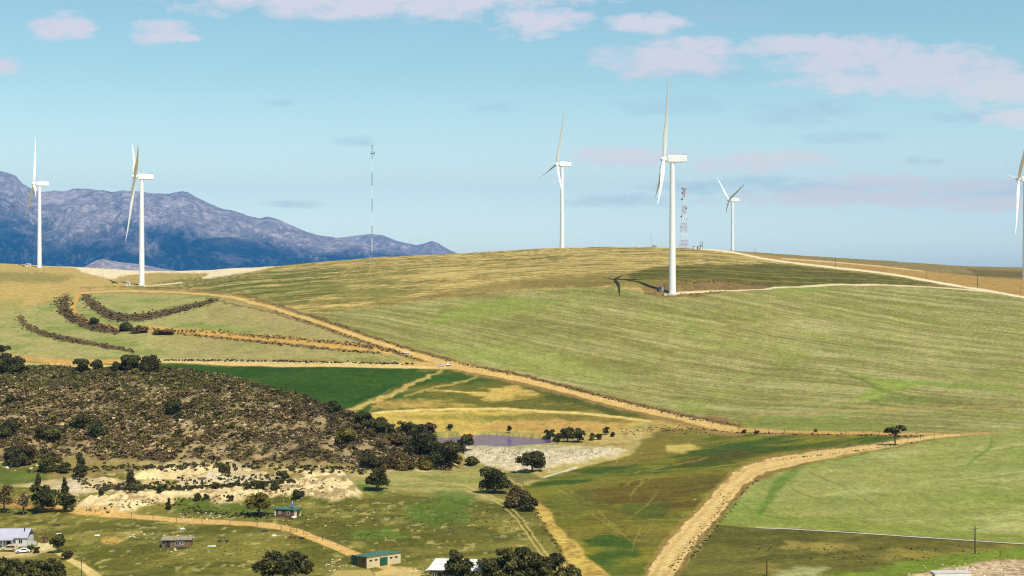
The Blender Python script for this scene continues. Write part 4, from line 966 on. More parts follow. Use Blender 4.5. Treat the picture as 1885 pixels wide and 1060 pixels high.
def tree(pxv, yb, w, h, style, label, cat='tree', name=None, tone='dark', group=None):
    p = hit(pxv, yb); s = p[1]/F; Wm, Hm_ = w*s, h*s
    name = name or {'bush': 'bush', 'airy': 'bare_tree', 'pine': 'conifer_tree', 'gum': 'gum_tree'}.get(style, 'tree')
    root = empty(name, (p[0], p[1], p[2]+ZC-.1), 0, label, cat, group)
    lobes = []; low = {'bush': .0, 'airy': .28, 'gum': .30, 'pine': .06, 'lone': .40}.get(style, .12)
    ch = Hm_*(1-low); leaf = max(.14, min(.34, .055*Wm+.06))
    if style == 'pine':
        for i in range(9):
            f = i/8; r = Wm/2*(1-.60*f)*R.uniform(.7, 1.15); a = R.uniform(0, 6.28)
            lobes.append(((math.cos(a)*r*.25, math.sin(a)*r*.25, Hm_*(low+.10)+ch*.84*f), (r*.85, r*.85, ch*.12)))
    elif style == 'lone':
        for (dx, dz, r) in ((-.28,.72,.20),(-.12,.82,.15),(.10,.66,.15),(.26,.88,.19),(.38,.78,.13),(-.02,.60,.13),(-.38,.66,.12),(.14,.90,.12),(.12,.45,.09)):
            lobes.append(((dx*Wm, R.uniform(-.15,.15)*Wm, dz*Hm_), (r*Wm, r*Wm, r*Wm*.75)))
    else:
        nl = 7 if style == 'bush' else (26 if style == 'gum' and Wm > 7 else 16 if Wm > 8 else 11)
        for i in range(nl):
            a = R.uniform(0, 6.28); rr = math.sqrt(R.random())*(.70 if style == 'gum' else .64); z = R.uniform(.12, .86); env = math.sqrt(max(.05, 1-((z-.42)/.62)**2))
            r = R.uniform(.17, .30)*Wm*(1.15 if style == 'bush' else .62 if style == 'gum' and Wm > 7 else .85)
            lobes.append(((math.cos(a)*rr*env*Wm*.62, math.sin(a)*rr*env*Wm*.62, Hm_*low+z*ch*.9), (r, r, min(r*.85, ch*.34))))
        lobes.append(((0, 0, Hm_*low+ch*.42), (Wm*(.22 if style == 'gum' else .28), Wm*(.22 if style == 'gum' else .28), ch*.34)))
    dens = {'bush': 1.0, 'airy': .28, 'gum': .75, 'pine': 1.1, 'lone': 1.0}.get(style, .82)
    crown('crown', lobes, leaf, dens, TREECOL[tone], root, maxn=7000 if Wm > 7 else 3000)
    if style != 'bush' or Wm > 3:
        mb = MB(); r = max(.08, Wm*.035)*(1.3 if style == 'airy' else 1); top = Hm_*(low+.25 if style != 'pine' else .9)
        mb.tube([(0,0,-.3),(R.uniform(-.1,.1)*Wm*.3, 0, top*.5),(R.uniform(-.08,.08)*Wm, 0, top)], [r*1.3, r, r*.6 if style != 'pine' else r*.2], 8)
        if style != 'pine':
            for l in lobes[:9 if style in ('airy', 'lone', 'gum') else 5]:
                c = mathutils.Vector(l[0]); st0 = mathutils.Vector((0, 0, top*R.uniform(.55, .95))); mid = st0.lerp(c, .5)+mathutils.Vector((0, 0, -.04*Hm_))
                mb.tube([st0, mid, c], [r*.55, r*.38, r*.14], 6)
                if style == 'airy':
                    for _ in range(4):
                        e = c+mathutils.Vector((R.gauss(0, .5), R.gauss(0, .5), R.gauss(.4, .4)))*Wm*.22; mb.tube([mid, mid.lerp(e, .6), e], [r*.3, r*.2, r*.06], 4)
        mb.build('trunk', M_bark, root, True)
    return root
T = tree
G1 = 'dark trees along the left edge of the valley road'
T(5,652,26,20,'tree','dark tree at the left edge, highest of the clump by the far water')
T(13,664,26,14,'bush','rounded dark bush at the left edge below the highest tree of the clump','bush')
T(27,689,44,34,'tree','large dark rounded tree on the hill top beside the sliver of water')
T(1,690,34,30,'tree','dark tree cut by the left edge on top of the scrub hill')
T(50,685,9,12,'bush','tiny dark bush on the hill top beside the large left tree','bush')
T(151,688,32,29,'tree','dark round tree on the scrub hill crest, left one of a touching pair')
T(179,683,28,22,'tree','smaller dark tree on the hill crest, right one of a touching pair')
T(214,684,26,20,'tree','low dark tree at the left end of the three-tree row on the hill crest')
T(240,685,40,35,'tree','tallest dark tree in the middle of the row on the hill crest')
T(274,686,42,32,'tree','broad dark tree at the right end of the row on the hill crest')
T(307,683,20,10,'bush','low bush on the hill crest just right of the tree row','bush','bush','brown')
T(173,598,19,17,'bush','dark round bush on the contour bank, leftmost of three','bush')
T(233,609,24,18,'bush','dark round bush on the contour bank, middle of three','bush')
T(258,613,28,14,'bush','wide dark bush on the contour bank, rightmost of three','bush','bush','brown')
T(303,615,38,8,'bush','long low brown bush at the foot of the contour bank','bush','bush','brown')
T(325,760,36,38,'bush','tall dark bush standing alone in the middle of the scrub hill','bush')
T(153,785,38,24,'bush','dark green bush on the scrub hill, upper of two close together','bush','bush','mid')
T(177,802,34,28,'bush','dark green bush on the scrub hill, lower of two close together','bush','bush','dark')
T(96,806,54,25,'bush','wide low green bush on the left part of the scrub hill','bush','bush','mid')
T(14,802,38,32,'bush','dark bush near the left edge halfway up the scrub hill','bush','bush','dark')
T(20,740,18,16,'bush','dark bush against the white outcrop at the left edge','bush')
T(20,856,44,36,'bush','large dark bush at the foot of the hill near the left edge','bush')
T(54,854,32,38,'bush','tall brownish bush at the foot of the hill, second from the left edge','bush','bush','brown')
T(90,868,40,30,'bush','green bush at the foot of the scrub hill above the left pines','bush','bush','mid')
T(147,884,30,50,'pine','dark conical tree at the foot of the scrub hill with its base in green grass')
T(120,870,26,20,'bush','low bush touching the dark conical tree at the hill foot','bush','bush','mid')
T(618,760,24,24,'bush','dark bush on the skyline of the hill shoulder above the green valley','bush')
T(512,728,12,9,'bush','small dark bush on the hill crest above the bright green field','bush')
T(425,700,10,8,'bush','tiny bush on the hill crest near the pale rocks','bush','bush','brown')
T(584,742,10,9,'bush','small bush on the hill crest left of the shoulder bush','bush')
T(670,786,36,32,'tree','dark tree on the hill shoulder, first of the line going down to the pond')
T(697,797,42,28,'tree','dark tree on the hill shoulder, second of the line going down to the pond')
T(719,799,18,22,'bush','narrow dark bush third in the line going down to the pond','bush')
T(641,812,44,26,'bush','round olive bush on the right slope of the scrub hill','bush','bush','olive')
T(659,792,18,18,'bush','brown bush just above the round olive bush','bush','bush','brown')
T(682,805,20,20,'bush','small brown bush right of the round olive bush','bush','bush','brown')
T(730,818,36,22,'bush','brownish bush between the shoulder trees and the pond trees','bush','bush','brown')
T(702,822,30,16,'bush','grey-green low bush on the right end of the scrub hill','bush','bush','dry')
T(746,804,34,36,'tree','dark tall tree left of the pond, leftmost of the pond thicket')
T(768,806,34,30,'tree','dark tree in the pond thicket behind the tallest crown')
T(790,806,30,30,'gum','airy tree in the pond thicket against the straw bank','tree',None,'brown')
T(777,838,64,44,'tree','largest dark tree in the middle of the pond thicket')
T(815,854,72,44,'tree','broad dark tree at the lower right of the pond thicket')
T(856,832,34,40,'tree','dark tree standing in front of the pond at its left end')
T(838,852,24,16,'bush','light green bush between the pond thicket and the white bank','bush','bush','olive')
T(867,856,30,16,'bush','low bush on the left end of the white dam bank','bush','bush','mid')
T(828,792,13,13,'tree','small round tree on the far bank of the pond, left one')
T(938,797,11,15,'tree','small tree on the far bank of the pond, middle one')
T(680,860,40,28,'bush','dark bush at the right foot of the scrub hill, leftmost of the row','bush')
T(709,862,36,26,'bush','dark brownish bush, second from the left in the row at the right hill foot','bush','bush','brown')
T(738,862,46,30,'bush','wide brown bush, third from the left in the row at the right hill foot','bush','bush','brown')
T(781,860,42,28,'bush','olive bush at the right end of the row at the foot of the hill','bush','bush','olive')
T(693,902,52,44,'tree','dark rounded tree alone on the upper farm meadow',tone='mid')
T(979,868,54,36,'tree','dark rounded tree in front of the white dam bank')
T(911,908,66,48,'tree','large dark tree by the eroded track, upper of the diagonal clump')
T(950,932,54,36,'tree','dark tree in the middle of the diagonal clump by the eroded track',tone='brown')
T(972,940,36,28,'tree','dark tree at the lower end of the diagonal clump by the straw strip')
T(1012,808,24,20,'tree','dark tree at the right end of the pond, leftmost of the shore group')
T(1026,818,20,24,'tree','dark tree at the waterline at the right end of the pond')
T(1045,814,28,34,'tree','tallest dark tree of the group right of the pond')
T(1063,814,30,30,'tree','dark rounded tree just right of the tallest pond-side tree')
T(1089,810,13,15,'bush','small dark bush right of the pond group, first of four','bush')
T(1102,809,13,15,'bush','small dark bush right of the pond group, second of four','bush')
T(1116,800,13,17,'tree','small upright tree right of the pond group, third of four')
T(1129,804,9,10,'bush','tiny dark bush right of the pond group, last of four','bush')
T(1648,820,40,38,'lone','lone tree with a two-lobed crown beside the fork of the dirt roads','tree','tree','dark')
T(1370,797,9,7,'bush','tiny bush beside the track left of the curving road, left of two','bush')
T(1393,798,10,6,'bush','tiny bush beside the track left of the curving road, right of two','bush')
T(1502,795,8,6,'bush','tiny dark bush on the level track between the junction and the lone tree','bush')
T(79,944,50,60,'tree','tall dark tree by the farm track in the left foreground')
T(119,942,38,38,'tree','dark tree right of the tall farm track tree, lower crown')
T(119,915,20,36,'pine','slender dark conifer behind the lower crown tree at the farm track')
T(43,948,30,48,'airy','bare leafless tree left of the tall farm track tree','bare tree',None,'dry')
T(8,944,42,54,'airy','half-bare brown tree at the left edge beside the farm track','bare tree',None,'brown')
T(70,893,14,22,'pine','small dark conifer above the tall farm track tree')
T(240,905,30,38,'pine','dark conifer on the terrace in front of the yellow sand pit')
T(297,905,16,18,'bush','dark bush on the terrace right of the conifer','bush')
T(186,912,12,12,'bush','small bush on the green terrace','bush')
T(311,938,13,21,'pine','small upright conifer against the sand bank, leftmost')
T(362,920,14,13,'bush','round dark bush on the sand bank, left of a pair','bush')
T(380,918,10,11,'bush','smaller round dark bush on the sand bank, right of a pair','bush')
T(424,922,13,12,'bush','dark bush on the sand bank left of the leaning tree','bush')
T(549,917,20,17,'bush','dark bush on the sand bank above the green-roofed cabin','bush')
T(416,874,26,20,'bush','dark bush in the middle of the yellow quarry','bush')
T(522,880,20,16,'bush','dark bush at the right end of the quarry','bush')
T(504,899,22,15,'bush','dark bush on the terrace edge, right of three','bush')
T(477,899,26,13,'bush','low dark bush on the terrace edge, middle of three','bush','bush','mid')
T(456,899,14,12,'bush','small dark bush on the terrace edge, left of three','bush','bush','mid')
T(398,900,13,15,'bush','upright bush on the terrace left of the three','bush')
T(477,950,50,46,'gum','spreading tree with a forked trunk beside the green-roofed cabin','tree',None,'olive')
T(107,1018,28,38,'tree','dark round tree beside the white farmhouse yard',tone='mid')
T(122,1028,20,20,'bush','dark bush at the bend of the pale track','bush')
T(54,1016,16,16,'airy','small spindly tree in front of the white farmhouse','tree',None,'mid')
T(68,1018,10,16,'bush','narrow dark shrub at the corner of the white farmhouse','bush')
T(4,1078,64,50,'gum','gum tree in the bottom left corner',None or 'tree',None,'gum')
T(46,1082,66,54,'gum','gum tree in the bottom left clump, second from the left','tree',None,'gum')
T(92,1076,58,50,'gum','gum tree at the right end of the bottom left clump','tree',None,'gum')
T(526,1078,104,62,'gum','broad domed gum tree at the bottom centre left','tree',None,'gum')
T(836,1074,62,60,'pine','dark tree with two tops in front of the white-roofed house','tree','tree','dark')
T(858,1074,40,48,'tree','dark tree touching the two-topped tree by the white-roofed house')
T(905,1084,70,60,'gum','gum tree at the left end of the bottom centre clump','tree',None,'gum')
T(945,1090,90,92,'gum','largest gum tree of the bottom centre clump','tree',None,'gum')
T(1000,1088,86,76,'gum','gum tree right of the largest one in the bottom centre clump','tree',None,'gum')
T(1046,1092,60,52,'gum','lowest gum tree at the right end of the bottom centre clump','tree',None,'gum')

# ------------------------------------------------------------------ buildings
def frame_box(parent, name, x0, x1, z0, z1, yf, m, out=.06):
    """a door or window standing proud of the wall plane y = yf (facing -y)"""
    return MB().box(x0, x1, yf-out, yf+.02, z0, z1).build(name, m, parent)
def window(parent, x0, x1, z0, z1, yf, mframe=M_plaster, bars=1):
    f = frame_box(parent, 'window', x0, x1, z0, z1, yf, mframe)
    t = .09; n = bars+1; w = (x1-x0-t*(n+1))/n
    g = MB()
    for i in range(n): g.box(x0+t+i*(w+t), x0+t+i*(w+t)+w, yf-.07, yf-.058, z0+t, z1-t)
    g.build('pane', M_glass, f)
# white farmhouse
p = hit(16, 1008); s = p[1]/F
r = empty('farmhouse', W3(p), .03, 'long white farmhouse with pale sheet roof and veranda at the left edge', 'house')
w0, w1, dep, h = -13.5, 4.4, 6.3, 2.4
MB().box(w0, w1, 1.5, 1.5+dep, -.5, h).build('wall', M_plaster, r)
mb = MB(); ov = .35; rz = 1.9; y0, y1 = 1.5-ov, 1.5+dep+ov; ym = (y0+y1)/2
mb.add([(w0-ov,y0,h-.05),(w1+ov,y0,h-.05),(w1+ov,ym,h+rz),(w0-ov,ym,h+rz),(w0-ov,y1,h-.05),(w1+ov,y1,h-.05),(w0-ov,y0,h+.1),(w1+ov,y0,h+.1),(w1+ov,ym,h+rz+.15),(w0-ov,ym,h+rz+.15),(w0-ov,y1,h+.1),(w1+ov,y1,h+.1)],
       [(6,7,8,9),(9,8,11,10),(0,3,2,1),(3,4,5,2),(0,1,7,6),(4,10,11,5),(0,6,9,3),(3,9,10,4),(1,2,8,7),(2,5,11,8)])
rf = mb.build('roof', M_wroof, r)
mb = MB()
for i in range(34):
    x = w0+.2+i*(w1-w0-.2)/33; mb.add([(x-.03,y0,h+.105),(x+.03,y0,h+.105),(x+.03,ym,h+rz+.155),(x-.03,ym,h+rz+.155),(x-.03,y0,h+.15),(x+.03,y0,h+.15),(x+.03,ym,h+rz+.2),(x-.03,ym,h+rz+.2)], [(4,5,6,7),(0,1,5,4),(0,4,7,3),(1,2,6,5)])
mb.build('roof_seam', M_wroof, rf)
MB().tube([(3.2,3.6,h+1.0),(3.2,3.6,h+2.3)], [.16,.16], 8).build('chimney', M_dark, rf)
MB().add([(-6.5,-.4,2.05),(1.2,-.4,2.05),(1.2,1.5,2.5),(-6.5,1.5,2.5),(-6.5,-.4,2.15),(1.2,-.4,2.15),(1.2,1.5,2.6),(-6.5,1.5,2.6)], [(0,3,2,1),(4,5,6,7),(0,1,5,4),(1,2,6,5),(2,3,7,6),(3,0,4,7)]).build('veranda_roof', M_wroof, r)
for x in (-6.3, -3.9, -1.5, 1.0): MB().tube([(x,-.25,-.3),(x,-.25,2.06)], [.09,.09], 8).build('veranda_post', M_plaster, r)
frame_box(r, 'door', -1.0, 0, 0, 2.1, 1.5, M_dark)
for x in (-9, -4.6, -2.6, .4, 2.2): window(r, x, x+1.1, .9, 2.0, 1.5)
MB().box(w1-.1, w1+2.2, 3, 3.15, -.2, 1.2).build('yard_wall', M_conc, r)
p2 = hit(81, 1000); r = empty('brick_outbuilding', W3(p2), .1, 'small brown brick outhouse right of the white farmhouse', 'outhouse')
MB().box(-.8,.8,0,1.4,-.3,1.5).build('wall', M_brick, r); MB().box(-.95,.95,-.12,1.5,1.503,1.62).build('roof', M_rust, r); frame_box(r, 'door', -.3, .4, 0, 1.3, 0, M_wood)
# flat-roofed brown shack
p = hit(325, 1008); r = empty('flat_roofed_shack', W3(p), .10, 'low brown shack with a flat brush-covered roof in the farm meadow', 'shack')
MB().box(-3.9, 3.8, 0, 4.6, -.5, 2.1).build('wall', M_brick, r)
rf = MB().box(-4.2, 4.1, -.45, 5, 2.103, 2.3).build('roof', M_grey, r)
ps = np.array([(R.uniform(-3.8,3.6), R.uniform(-.1,4.7), 2.3) for _ in range(110)]); 
mb = MB()
for x, y, z in ps:
    V, Fc = RT[R.randrange(6)]; k = R.uniform(.3, .8); mb.add([(x+a*k*1.3, y+b*k*1.3, z+c*k*.6+.05) for a, b, c in V], [tuple(f) for f in Fc])
mb.build('roof_covering', M_thatch, rf)
frame_box(r, 'door', -2.7, -1.8, 0, 1.95, 0, M_dark); window(r, -.4, .8, .65, 1.75, 0); window(r, 1.1, 2.0, .75, 1.75, 0); frame_box(r, 'vent', -3.6, -3.1, 1.2, 1.7, 0, M_dark)
for x in (-4.0, -2.9): MB().tube([(x,-.35,-.3),(x,-.35,2.1)], [.07,.07], 6).build('porch_post', M_wood, r)
p = hit(333, 1010); r = empty('low_trough', W3(p), .05, 'dark low trough on the ground before the brown shack', 'trough')
MB().box(-1.4,1.4,-.3,.3,.12,.45).build('basin', M_wood, r)
for x in (-1,1): MB().box(x-.1,x+.1,-.25,.25,-.1,.118).build('leg', M_conc, r)
# green-roofed cabin
p = hit(526, 952); r = empty('cabin', W3(p), -.22, 'small brown cabin with a green roof and white windows under the sand bank', 'cabin')
MB().box(-3.7, 2.6, 0, 3.6, -.5, 2.3).build('wall', mat('dark_brick', color=alb((98,72,52)), rough=.9, nscale=3, namt=.3), r)
MB().box(2.6, 3.5, 0, .25, -.5, 2.3).box(2.6, 3.5, 3.35, 3.6, -.5, 2.3).build('porch_wall', M_block, r)
rf = MB().add([(-4.0,-.4,2.36),(3.9,-.4,2.36),(3.9,4,2.3),(-4,4,2.3),(-4.0,-.4,2.48),(3.9,-.4,2.48),(3.9,4,2.42),(-4,4,2.42)], [(0,3,2,1),(4,5,6,7),(0,1,5,4),(1,2,6,5),(2,3,7,6),(3,0,4,7)]).build('roof', M_groof, r)
MB().add([(1.0,1.2,2.9),(2.2,.8,2.9),(2.0,1.9,3.9),(.8,2.3,3.9),(1.0,1.25,2.84),(2.2,.85,2.84),(2.0,1.95,3.84),(.8,2.35,3.84)], [(0,1,2,3),(7,6,5,4),(0,4,5,1),(1,5,6,2),(2,6,7,3),(3,7,4,0)]).build('solar_panel', M_panel, rf)
MB().tube([(1.4,2.3,2.7),(1.2,2.3,4.3)], [.14,.14], 8).build('water_geyser', M_white, rf)
window(r, -2.4, -1.5, .9, 1.8, 0); window(r, .1, 1.3, .7, 1.85, 0); frame_box(r, 'door', -3.55, -3.2, .2, 2.1, 0, M_plaster)
MB().add([(2.2,-2.2,-.1),(3.4,-2.2,-.1),(3.4,0,.45),(2.2,0,.45),(2.2,-2.2,-.3),(3.4,-2.2,-.3),(3.4,0,-.3),(2.2,0,-.3)], [(0,1,2,3),(0,4,5,1),(1,5,6,2),(2,6,7,3),(3,7,4,0)]).build('ramp', M_plaster, r)
# block barn
p = hit(675, 1047); r = empty('barn', W3(p), math.radians(37), 'block barn with green sheet roof, cream front wall and green doors', 'barn')
wl_, wd_, h0, h1 = 10.2, 7.8, 3.0, 2.0
V = [(0,0,-.6),(wl_,0,-.6),(wl_,wd_,-.6),(0,wd_,-.6),(0,0,h0),(wl_,0,h0),(wl_,wd_,h1),(0,wd_,h1)]
MB().add(V, [(0,1,5,4),(1,2,6,5),(2,3,7,6)]).build('wall', M_block, r, fix=False)
MB().add([(0,0,-.6),(0,wd_,-.6),(0,0,h0),(0,wd_,h1)], [(0,2,3,1)]).build('gable_wall', M_brick, r, fix=False)
sl_ = (h1-h0)/wd_; a_, b_ = -.35, wd_+.35
MB().add([(-.35,a_,h0+a_*sl_+.02),(wl_+.35,a_,h0+a_*sl_+.02),(wl_+.35,b_,h0+b_*sl_+.02),(-.35,b_,h0+b_*sl_+.02),(-.35,a_,h0+a_*sl_+.14),(wl_+.35,a_,h0+a_*sl_+.14),(wl_+.35,b_,h0+b_*sl_+.14),(-.35,b_,h0+b_*sl_+.14)], [(0,3,2,1),(4,5,6,7),(0,1,5,4),(1,2,6,5),(2,3,7,6),(3,0,4,7)]).build('roof', M_groof, r)
dr = frame_box(r, 'door', 3.9, 6.2, 0, 2.35, 0, M_gdoor); MB().box(5.02, 5.08, -.075, -.062, .05, 2.3).build('door_gap', M_dark, dr)
for x in (.8, 2.4, 6.9, 8.4): frame_box(r, 'window', x, x+.8, 1.75, 2.15, 0, M_glass)
def side_box(parent, name, y0_, y1_, z0, z1, m, o=.06): return MB().box(-o, .02, y0_, y1_, z0, z1).build(name, m, parent)
side_box(r, 'door', 4.9, 6.9, 0, 2.3, M_gdoor); side_box(r, 'window', 1.2, 2.2, 1.4, 2.1, M_glass); side_box(r, 'lintel', 4.5, 7.3, 2.35, 2.5, M_wood, .1)
MB().box(3.4, 7.4, -2.0, -.08, -.3, .06).build('ramp', M_conc, r)
# olive-roofed shed at the very bottom
p = hit(648, 1090); r = empty('olive_roofed_shed', W3(p), math.radians(8), 'shed with an olive sheet roof cut by the bottom edge below the barn', 'shed')
MB().box(-6, 5.2, 0, 5.5, -.5, 3.0).build('wall', M_brick, r)
MB().add([(-6.3,-.3,3.0),(5.6,-.3,3.0),(4.2,2.9,4.5),(-3.5,2.9,4.5),(-6.3,5.9,3.0),(5.6,5.9,3.0),(-6.3,-.3,3.1),(5.6,-.3,3.1),(4.2,2.9,4.65),(-3.5,2.9,4.65),(-6.3,5.9,3.1),(5.6,5.9,3.1)], [(6,7,8,9),(9,8,11,10),(0,6,10,4),(7,1,5,11),(0,1,7,6),(4,10,11,5),(6,9,10),(7,11,8),(0,4,5,1)]).build('roof', M_oroof, r)
frame_box(r, 'door', -1, 1, 0, 2.2, 0, M_gdoor)
# white-roofed house behind the trees
p = hit(838, 1072); r = empty('white_roofed_house', W3(p), math.radians(-6), 'house with a white sheet roof and brown wall mostly hidden by the bottom trees', 'house')
MB().box(-6.2, 6.4, 0, 6, -.5, 3).build('wall', M_brick, r)
MB().add([(-6.7,-.6,2.9),(6.9,-.6,2.9),(6.2,3,4.9),(-5.2,3,4.9),(-6.7,6.6,2.9),(6.9,6.6,2.9),(-6.7,-.6,3.02),(6.9,-.6,3.02),(6.2,3,5.05),(-5.2,3,5.05),(-6.7,6.6,3.02),(6.9,6.6,3.02)], [(6,7,8,9),(9,8,11,10),(0,1,7,6),(4,10,11,5),(0,6,10,4),(6,9,10),(7,11,8),(1,5,11,7),(0,4,5,1)]).build('roof', mat('white_roof', color=(.62,.59,.56), rough=.6, nscale=.7, namt=.2), r)
window(r, -5.6, -4.4, 1, 2.2, 0); frame_box(r, 'door', -3.6, -2.7, 0, 2.1, 0, M_wood); window(r, 4.6, 5.8, 1, 2.2, 0)
# ruin in the quarry
p = hit(372, 890); r = empty('quarry_hut', W3(p), .2, 'small ruined stone hut with a flat roof in the quarry', 'hut')
MB().box(-1.4, 1.2, 0, 2, -.4, 1.7).build('wall', M_block, r); MB().box(-1.7, 1.5, -.25, 2.2, 1.703, 1.85).build('roof', M_wood, r); frame_box(r, 'door', -.4, .3, 0, 1.4, 0, M_dark)
# white low wall at the bottom right
p = hit(1756, 1062); r = empty('concrete_reservoir', W3(p), .1, 'low white concrete slab on the sandy mound at the bottom right', 'concrete slab')
MB().box(-4.6, 4.2, 0, 3, -.6, .9).build('slab', M_plaster, r); MB().box(-4.75, 4.35, -.12, 3.1, .903, 1.02).build('rim', M_conc, r)

# ------------------------------------------------------------------ vehicles
def car(pxv, yv, Lc, rz, paint, label, suv=True):
    p = hit(pxv, yv); o = empty('parked_car', W3(p), rz, label, 'car')
    hh = Lc/4.7; prof = [(-2.3,.45),(-2.32,.95),(-2.15,1.05),(-1.95,1.62),(-1.6,1.72),(.45,1.72),(1.05,1.12),(2.15,.98),(2.32,.75),(2.3,.45)] if suv else [(-2.1,.4),(-2.15,.9),(-1.7,1.02),(-1.15,1.42),(.3,1.42),(1.0,.98),(2.0,.82),(2.15,.62),(2.1,.4)]
    V = []; 
    for sx in (-.86, .86):
        for x, z in prof: V.append((x*hh, (sx*(.86 if z > 1.2 else 1))*hh, z*hh))
    n = len(prof); Fc = [tuple(range(n)), tuple(range(2*n-1, n-1, -1))]+[(i, (i+1) % n, n+(i+1) % n, n+i) for i in range(n)]
    MB().add(V, Fc).build('body', paint, o)
    zt = 1.62 if suv else 1.34; zb = 1.12 if suv else .98; xa, xb = (-1.75, .35) if suv else (-1.15, .2)
    for sy in (-1, 1):
        g = MB(); yb_, yt_ = sy*.875*hh, sy*.765*hh; q4 = [(xa*hh, yb_, zb*hh), ((xb+.42)*hh, yb_, zb*hh), (xb*hh, yt_, zt*hh), (xa*hh, yt_, zt*hh)]
        g.add(q4+[(a, b-sy*.06, c) for a, b, c in q4], [(0,1,2,3),(4,7,6,5),(0,4,5,1),(1,5,6,2),(2,6,7,3),(3,7,4,0)]).build('side_window', M_glass, o)
    xw = .47 if suv else .32; MB().add([((xw+.55)*hh, -.7*hh, zb*hh+.04), ((xw+.55)*hh, .7*hh, zb*hh+.04), ((xw+.05)*hh, .66*hh, zt*hh), ((xw+.05)*hh, -.66*hh, zt*hh)], [(0,1,2,3)]).build('windscreen', M_glass, o)
    for x in (-1.45, 1.4):
        for sy in (-1, 1):
            wh = MB().tube([(x*hh, sy*.72*hh, .38*hh), (x*hh, sy*.9*hh, .38*hh)], [.38*hh]*2, 16).build('wheel', M_tyre, o); MB().tube([(x*hh, sy*.895*hh, .38*hh), (x*hh, sy*.915*hh, .38*hh)], [.2*hh]*2, 12).build('rim', M_grey, wh)
    for sy in (-.6, .6): MB().box(2.24*hh, 2.34*hh, (sy-.16)*hh, (sy+.16)*hh, .72*hh, .86*hh).build('headlight', M_white, o)
car(17, 1014.5, 4.7, math.pi, M_cream, 'cream off-road car parked before the veranda of the white farmhouse')
car(42, 1017.5, 4.2, math.pi+.25, M_wcar, 'white car with rusty bonnet parked right of the cream one', False)
car(811, 674, 3.6, .2, M_wcar, 'white vehicle on the track junction, left of two', True)
car(827, 673, 4.0, 1.2, M_wcar, 'white vehicle on the track junction, right of two', True)
car(748, 651, 3.8, .4, M_wcar, 'white vehicle beside the diagonal track above the junction', False)

# ------------------------------------------------------------------ odds and ends on the meadow
p = hit(411, 998); r = empty('trailer_frame', W3(p), .15, 'rusty dark trailer frame standing in the meadow right of the brown shack', 'trailer frame')
mb = MB()
for y in (0, 1.2):
    for x in (-1.4, -.5, .4, 1.3): mb.tube([(x,y,.3),(x,y,1.15)], [.05,.05], 5)
    mb.tube([(-1.5,y,1.15),(1.4,y,1.15)], [.06]*2, 5).tube([(-1.6,y,.35),(1.5,y,.35)], [.07]*2, 5)
for x in (-1.5, 1.4): mb.tube([(x,0,1.15),(x,1.2,1.15)], [.05]*2, 5)
mb.build('frame', M_wood, r)
for x in (-1.0, .9): MB().tube([(x,-.1,.3),(x,-.28,.3)], [.32,.32], 12).build('wheel', M_tyre, r)
p = hit(541, 991); r = empty('scrap_implement', W3(p), -.2, 'rusty red wrecked farm implement beside the farm track', 'farm implement')
MB().tube([(-1.6,0,.15),(-.2,.1,1.3)], [.09,.06], 6).tube([(-.3,0,.2),(1.2,.2,.5)], [.1,.08], 6).tube([(-1.2,.4,.3),(.6,.4,.35)], [.12,.12], 6).build('frame', M_rust, r)
for x in (-.9, .3): MB().tube([(x,-.2,.35),(x,-.32,.35)], [.38,.38], 12).build('wheel', M_rust, r)
MB().box(1.4, 3.0, -.1, .5, 0, .35).build('toolbox', M_dark, r)
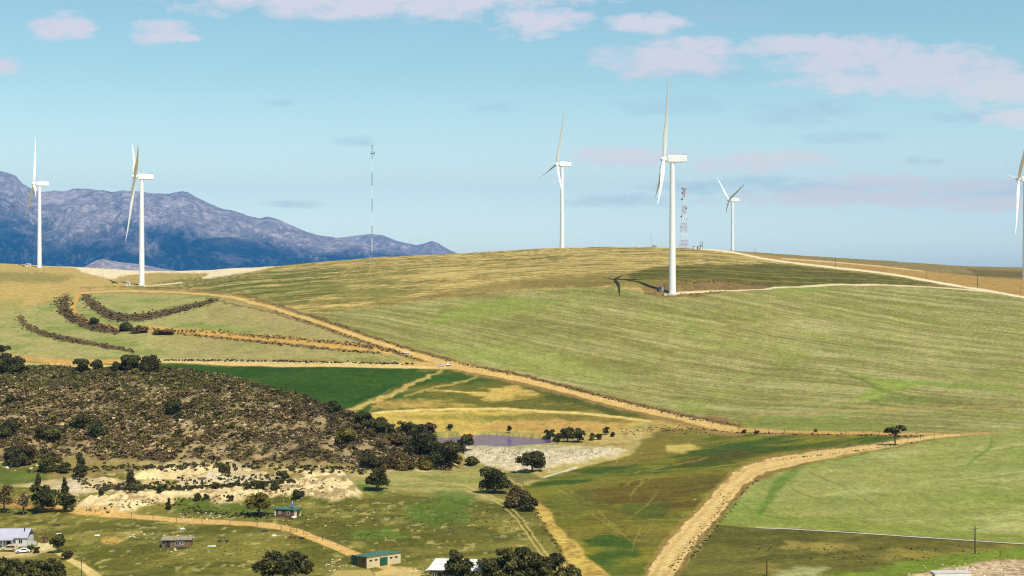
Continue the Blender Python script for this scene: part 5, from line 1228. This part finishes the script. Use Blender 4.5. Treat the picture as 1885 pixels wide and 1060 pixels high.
def plate(pxv, yv, w, label, m, rz=0):
    p = hit(pxv, yv); r = empty('scrap_sheet', W3(p), rz, label, 'scrap'); MB().add([(-w/2,-.4,.05),(w/2,-.5,.1),(w*.42,.5,.3),(-w*.45,.45,.22),(-w/2,-.4,.0),(w/2,-.5,.05),(w*.42,.5,.25),(-w*.45,.45,.17)], [(0,1,2,3),(7,6,5,4),(0,4,5,1),(1,5,6,2),(2,6,7,3),(3,7,4,0)]).build('sheet', m, r); MB().box(-.3,.3,-.2,.2,-.1,.06).build('stone', M_conc, r)
plate(390, 1006, 2.4, 'pale metal sheet on the grass below the trailer frame', M_conc)
plate(488, 978, 1.8, 'dark bent sheet on the grass by the farm track', M_dark, .4)
plate(505, 986, 1.2, 'small white scrap sheet between the dark sheet and the wreck', M_plaster, .2)
plate(336, 974, 1.4, 'white scrap sheet just below the farm track', M_plaster, .5)
plate(179, 986, 1.6, 'white sheet in the left part of the meadow', M_plaster)
plate(108, 983, 1.6, 'white sheet above the round farmhouse tree', M_plaster, -.3)
plate(104, 967, 2.2, 'dark scrap sheet on the meadow below the tall farm track tree', M_dark, .1)
def gate(pxv, yv, wpx, hpx, label):
    p = hit(pxv, yv); s = p[1]/F; w, h = wpx*s, hpx*s; r = empty('field_gate', W3(p), .1, label, 'gate')
    for x in (-w/2, w/2): MB().tube([(x,0,-.3),(x,0,h)], [.07,.07], 6).build('post', M_wood, r)
    MB().tube([(-w/2,0,h*.97),(w/2,0,h*.97)], [.05,.05], 6).tube([(-w/2,0,h*.55),(w/2,0,h*.55)], [.04,.04], 6).build('rail', M_wood, r)
gate(540, 979, 11, 8, 'wooden field gate across the verge of the farm track')
gate(934, 977, 7, 7, 'small wooden goal-like frame on the meadow left of the eroded track')
gate(80, 983, 8, 9, 'wooden frame behind the brick outhouse')

# ------------------------------------------------------------------ haze
hz = MB().box(-22000, 22000, -600, 26500, -200, 1660).build('haze', bpy.data.materials.new('haze'), None)
m = hz.data.materials[0]; m.use_nodes = True; nt = m.node_tree; nt.nodes.clear()
vo = nt.nodes.new('ShaderNodeVolumePrincipled'); vo.inputs['Color'].default_value = (.07,.38,1,1); vo.inputs['Density'].default_value = 3.4e-5; vo.inputs['Anisotropy'].default_value = 0
mo = nt.nodes.new('ShaderNodeOutputMaterial'); nt.links.new(vo.outputs[0], mo.inputs['Volume'])
tag(hz, 'thin blue haze over the whole landscape', None, None, 'stuff')
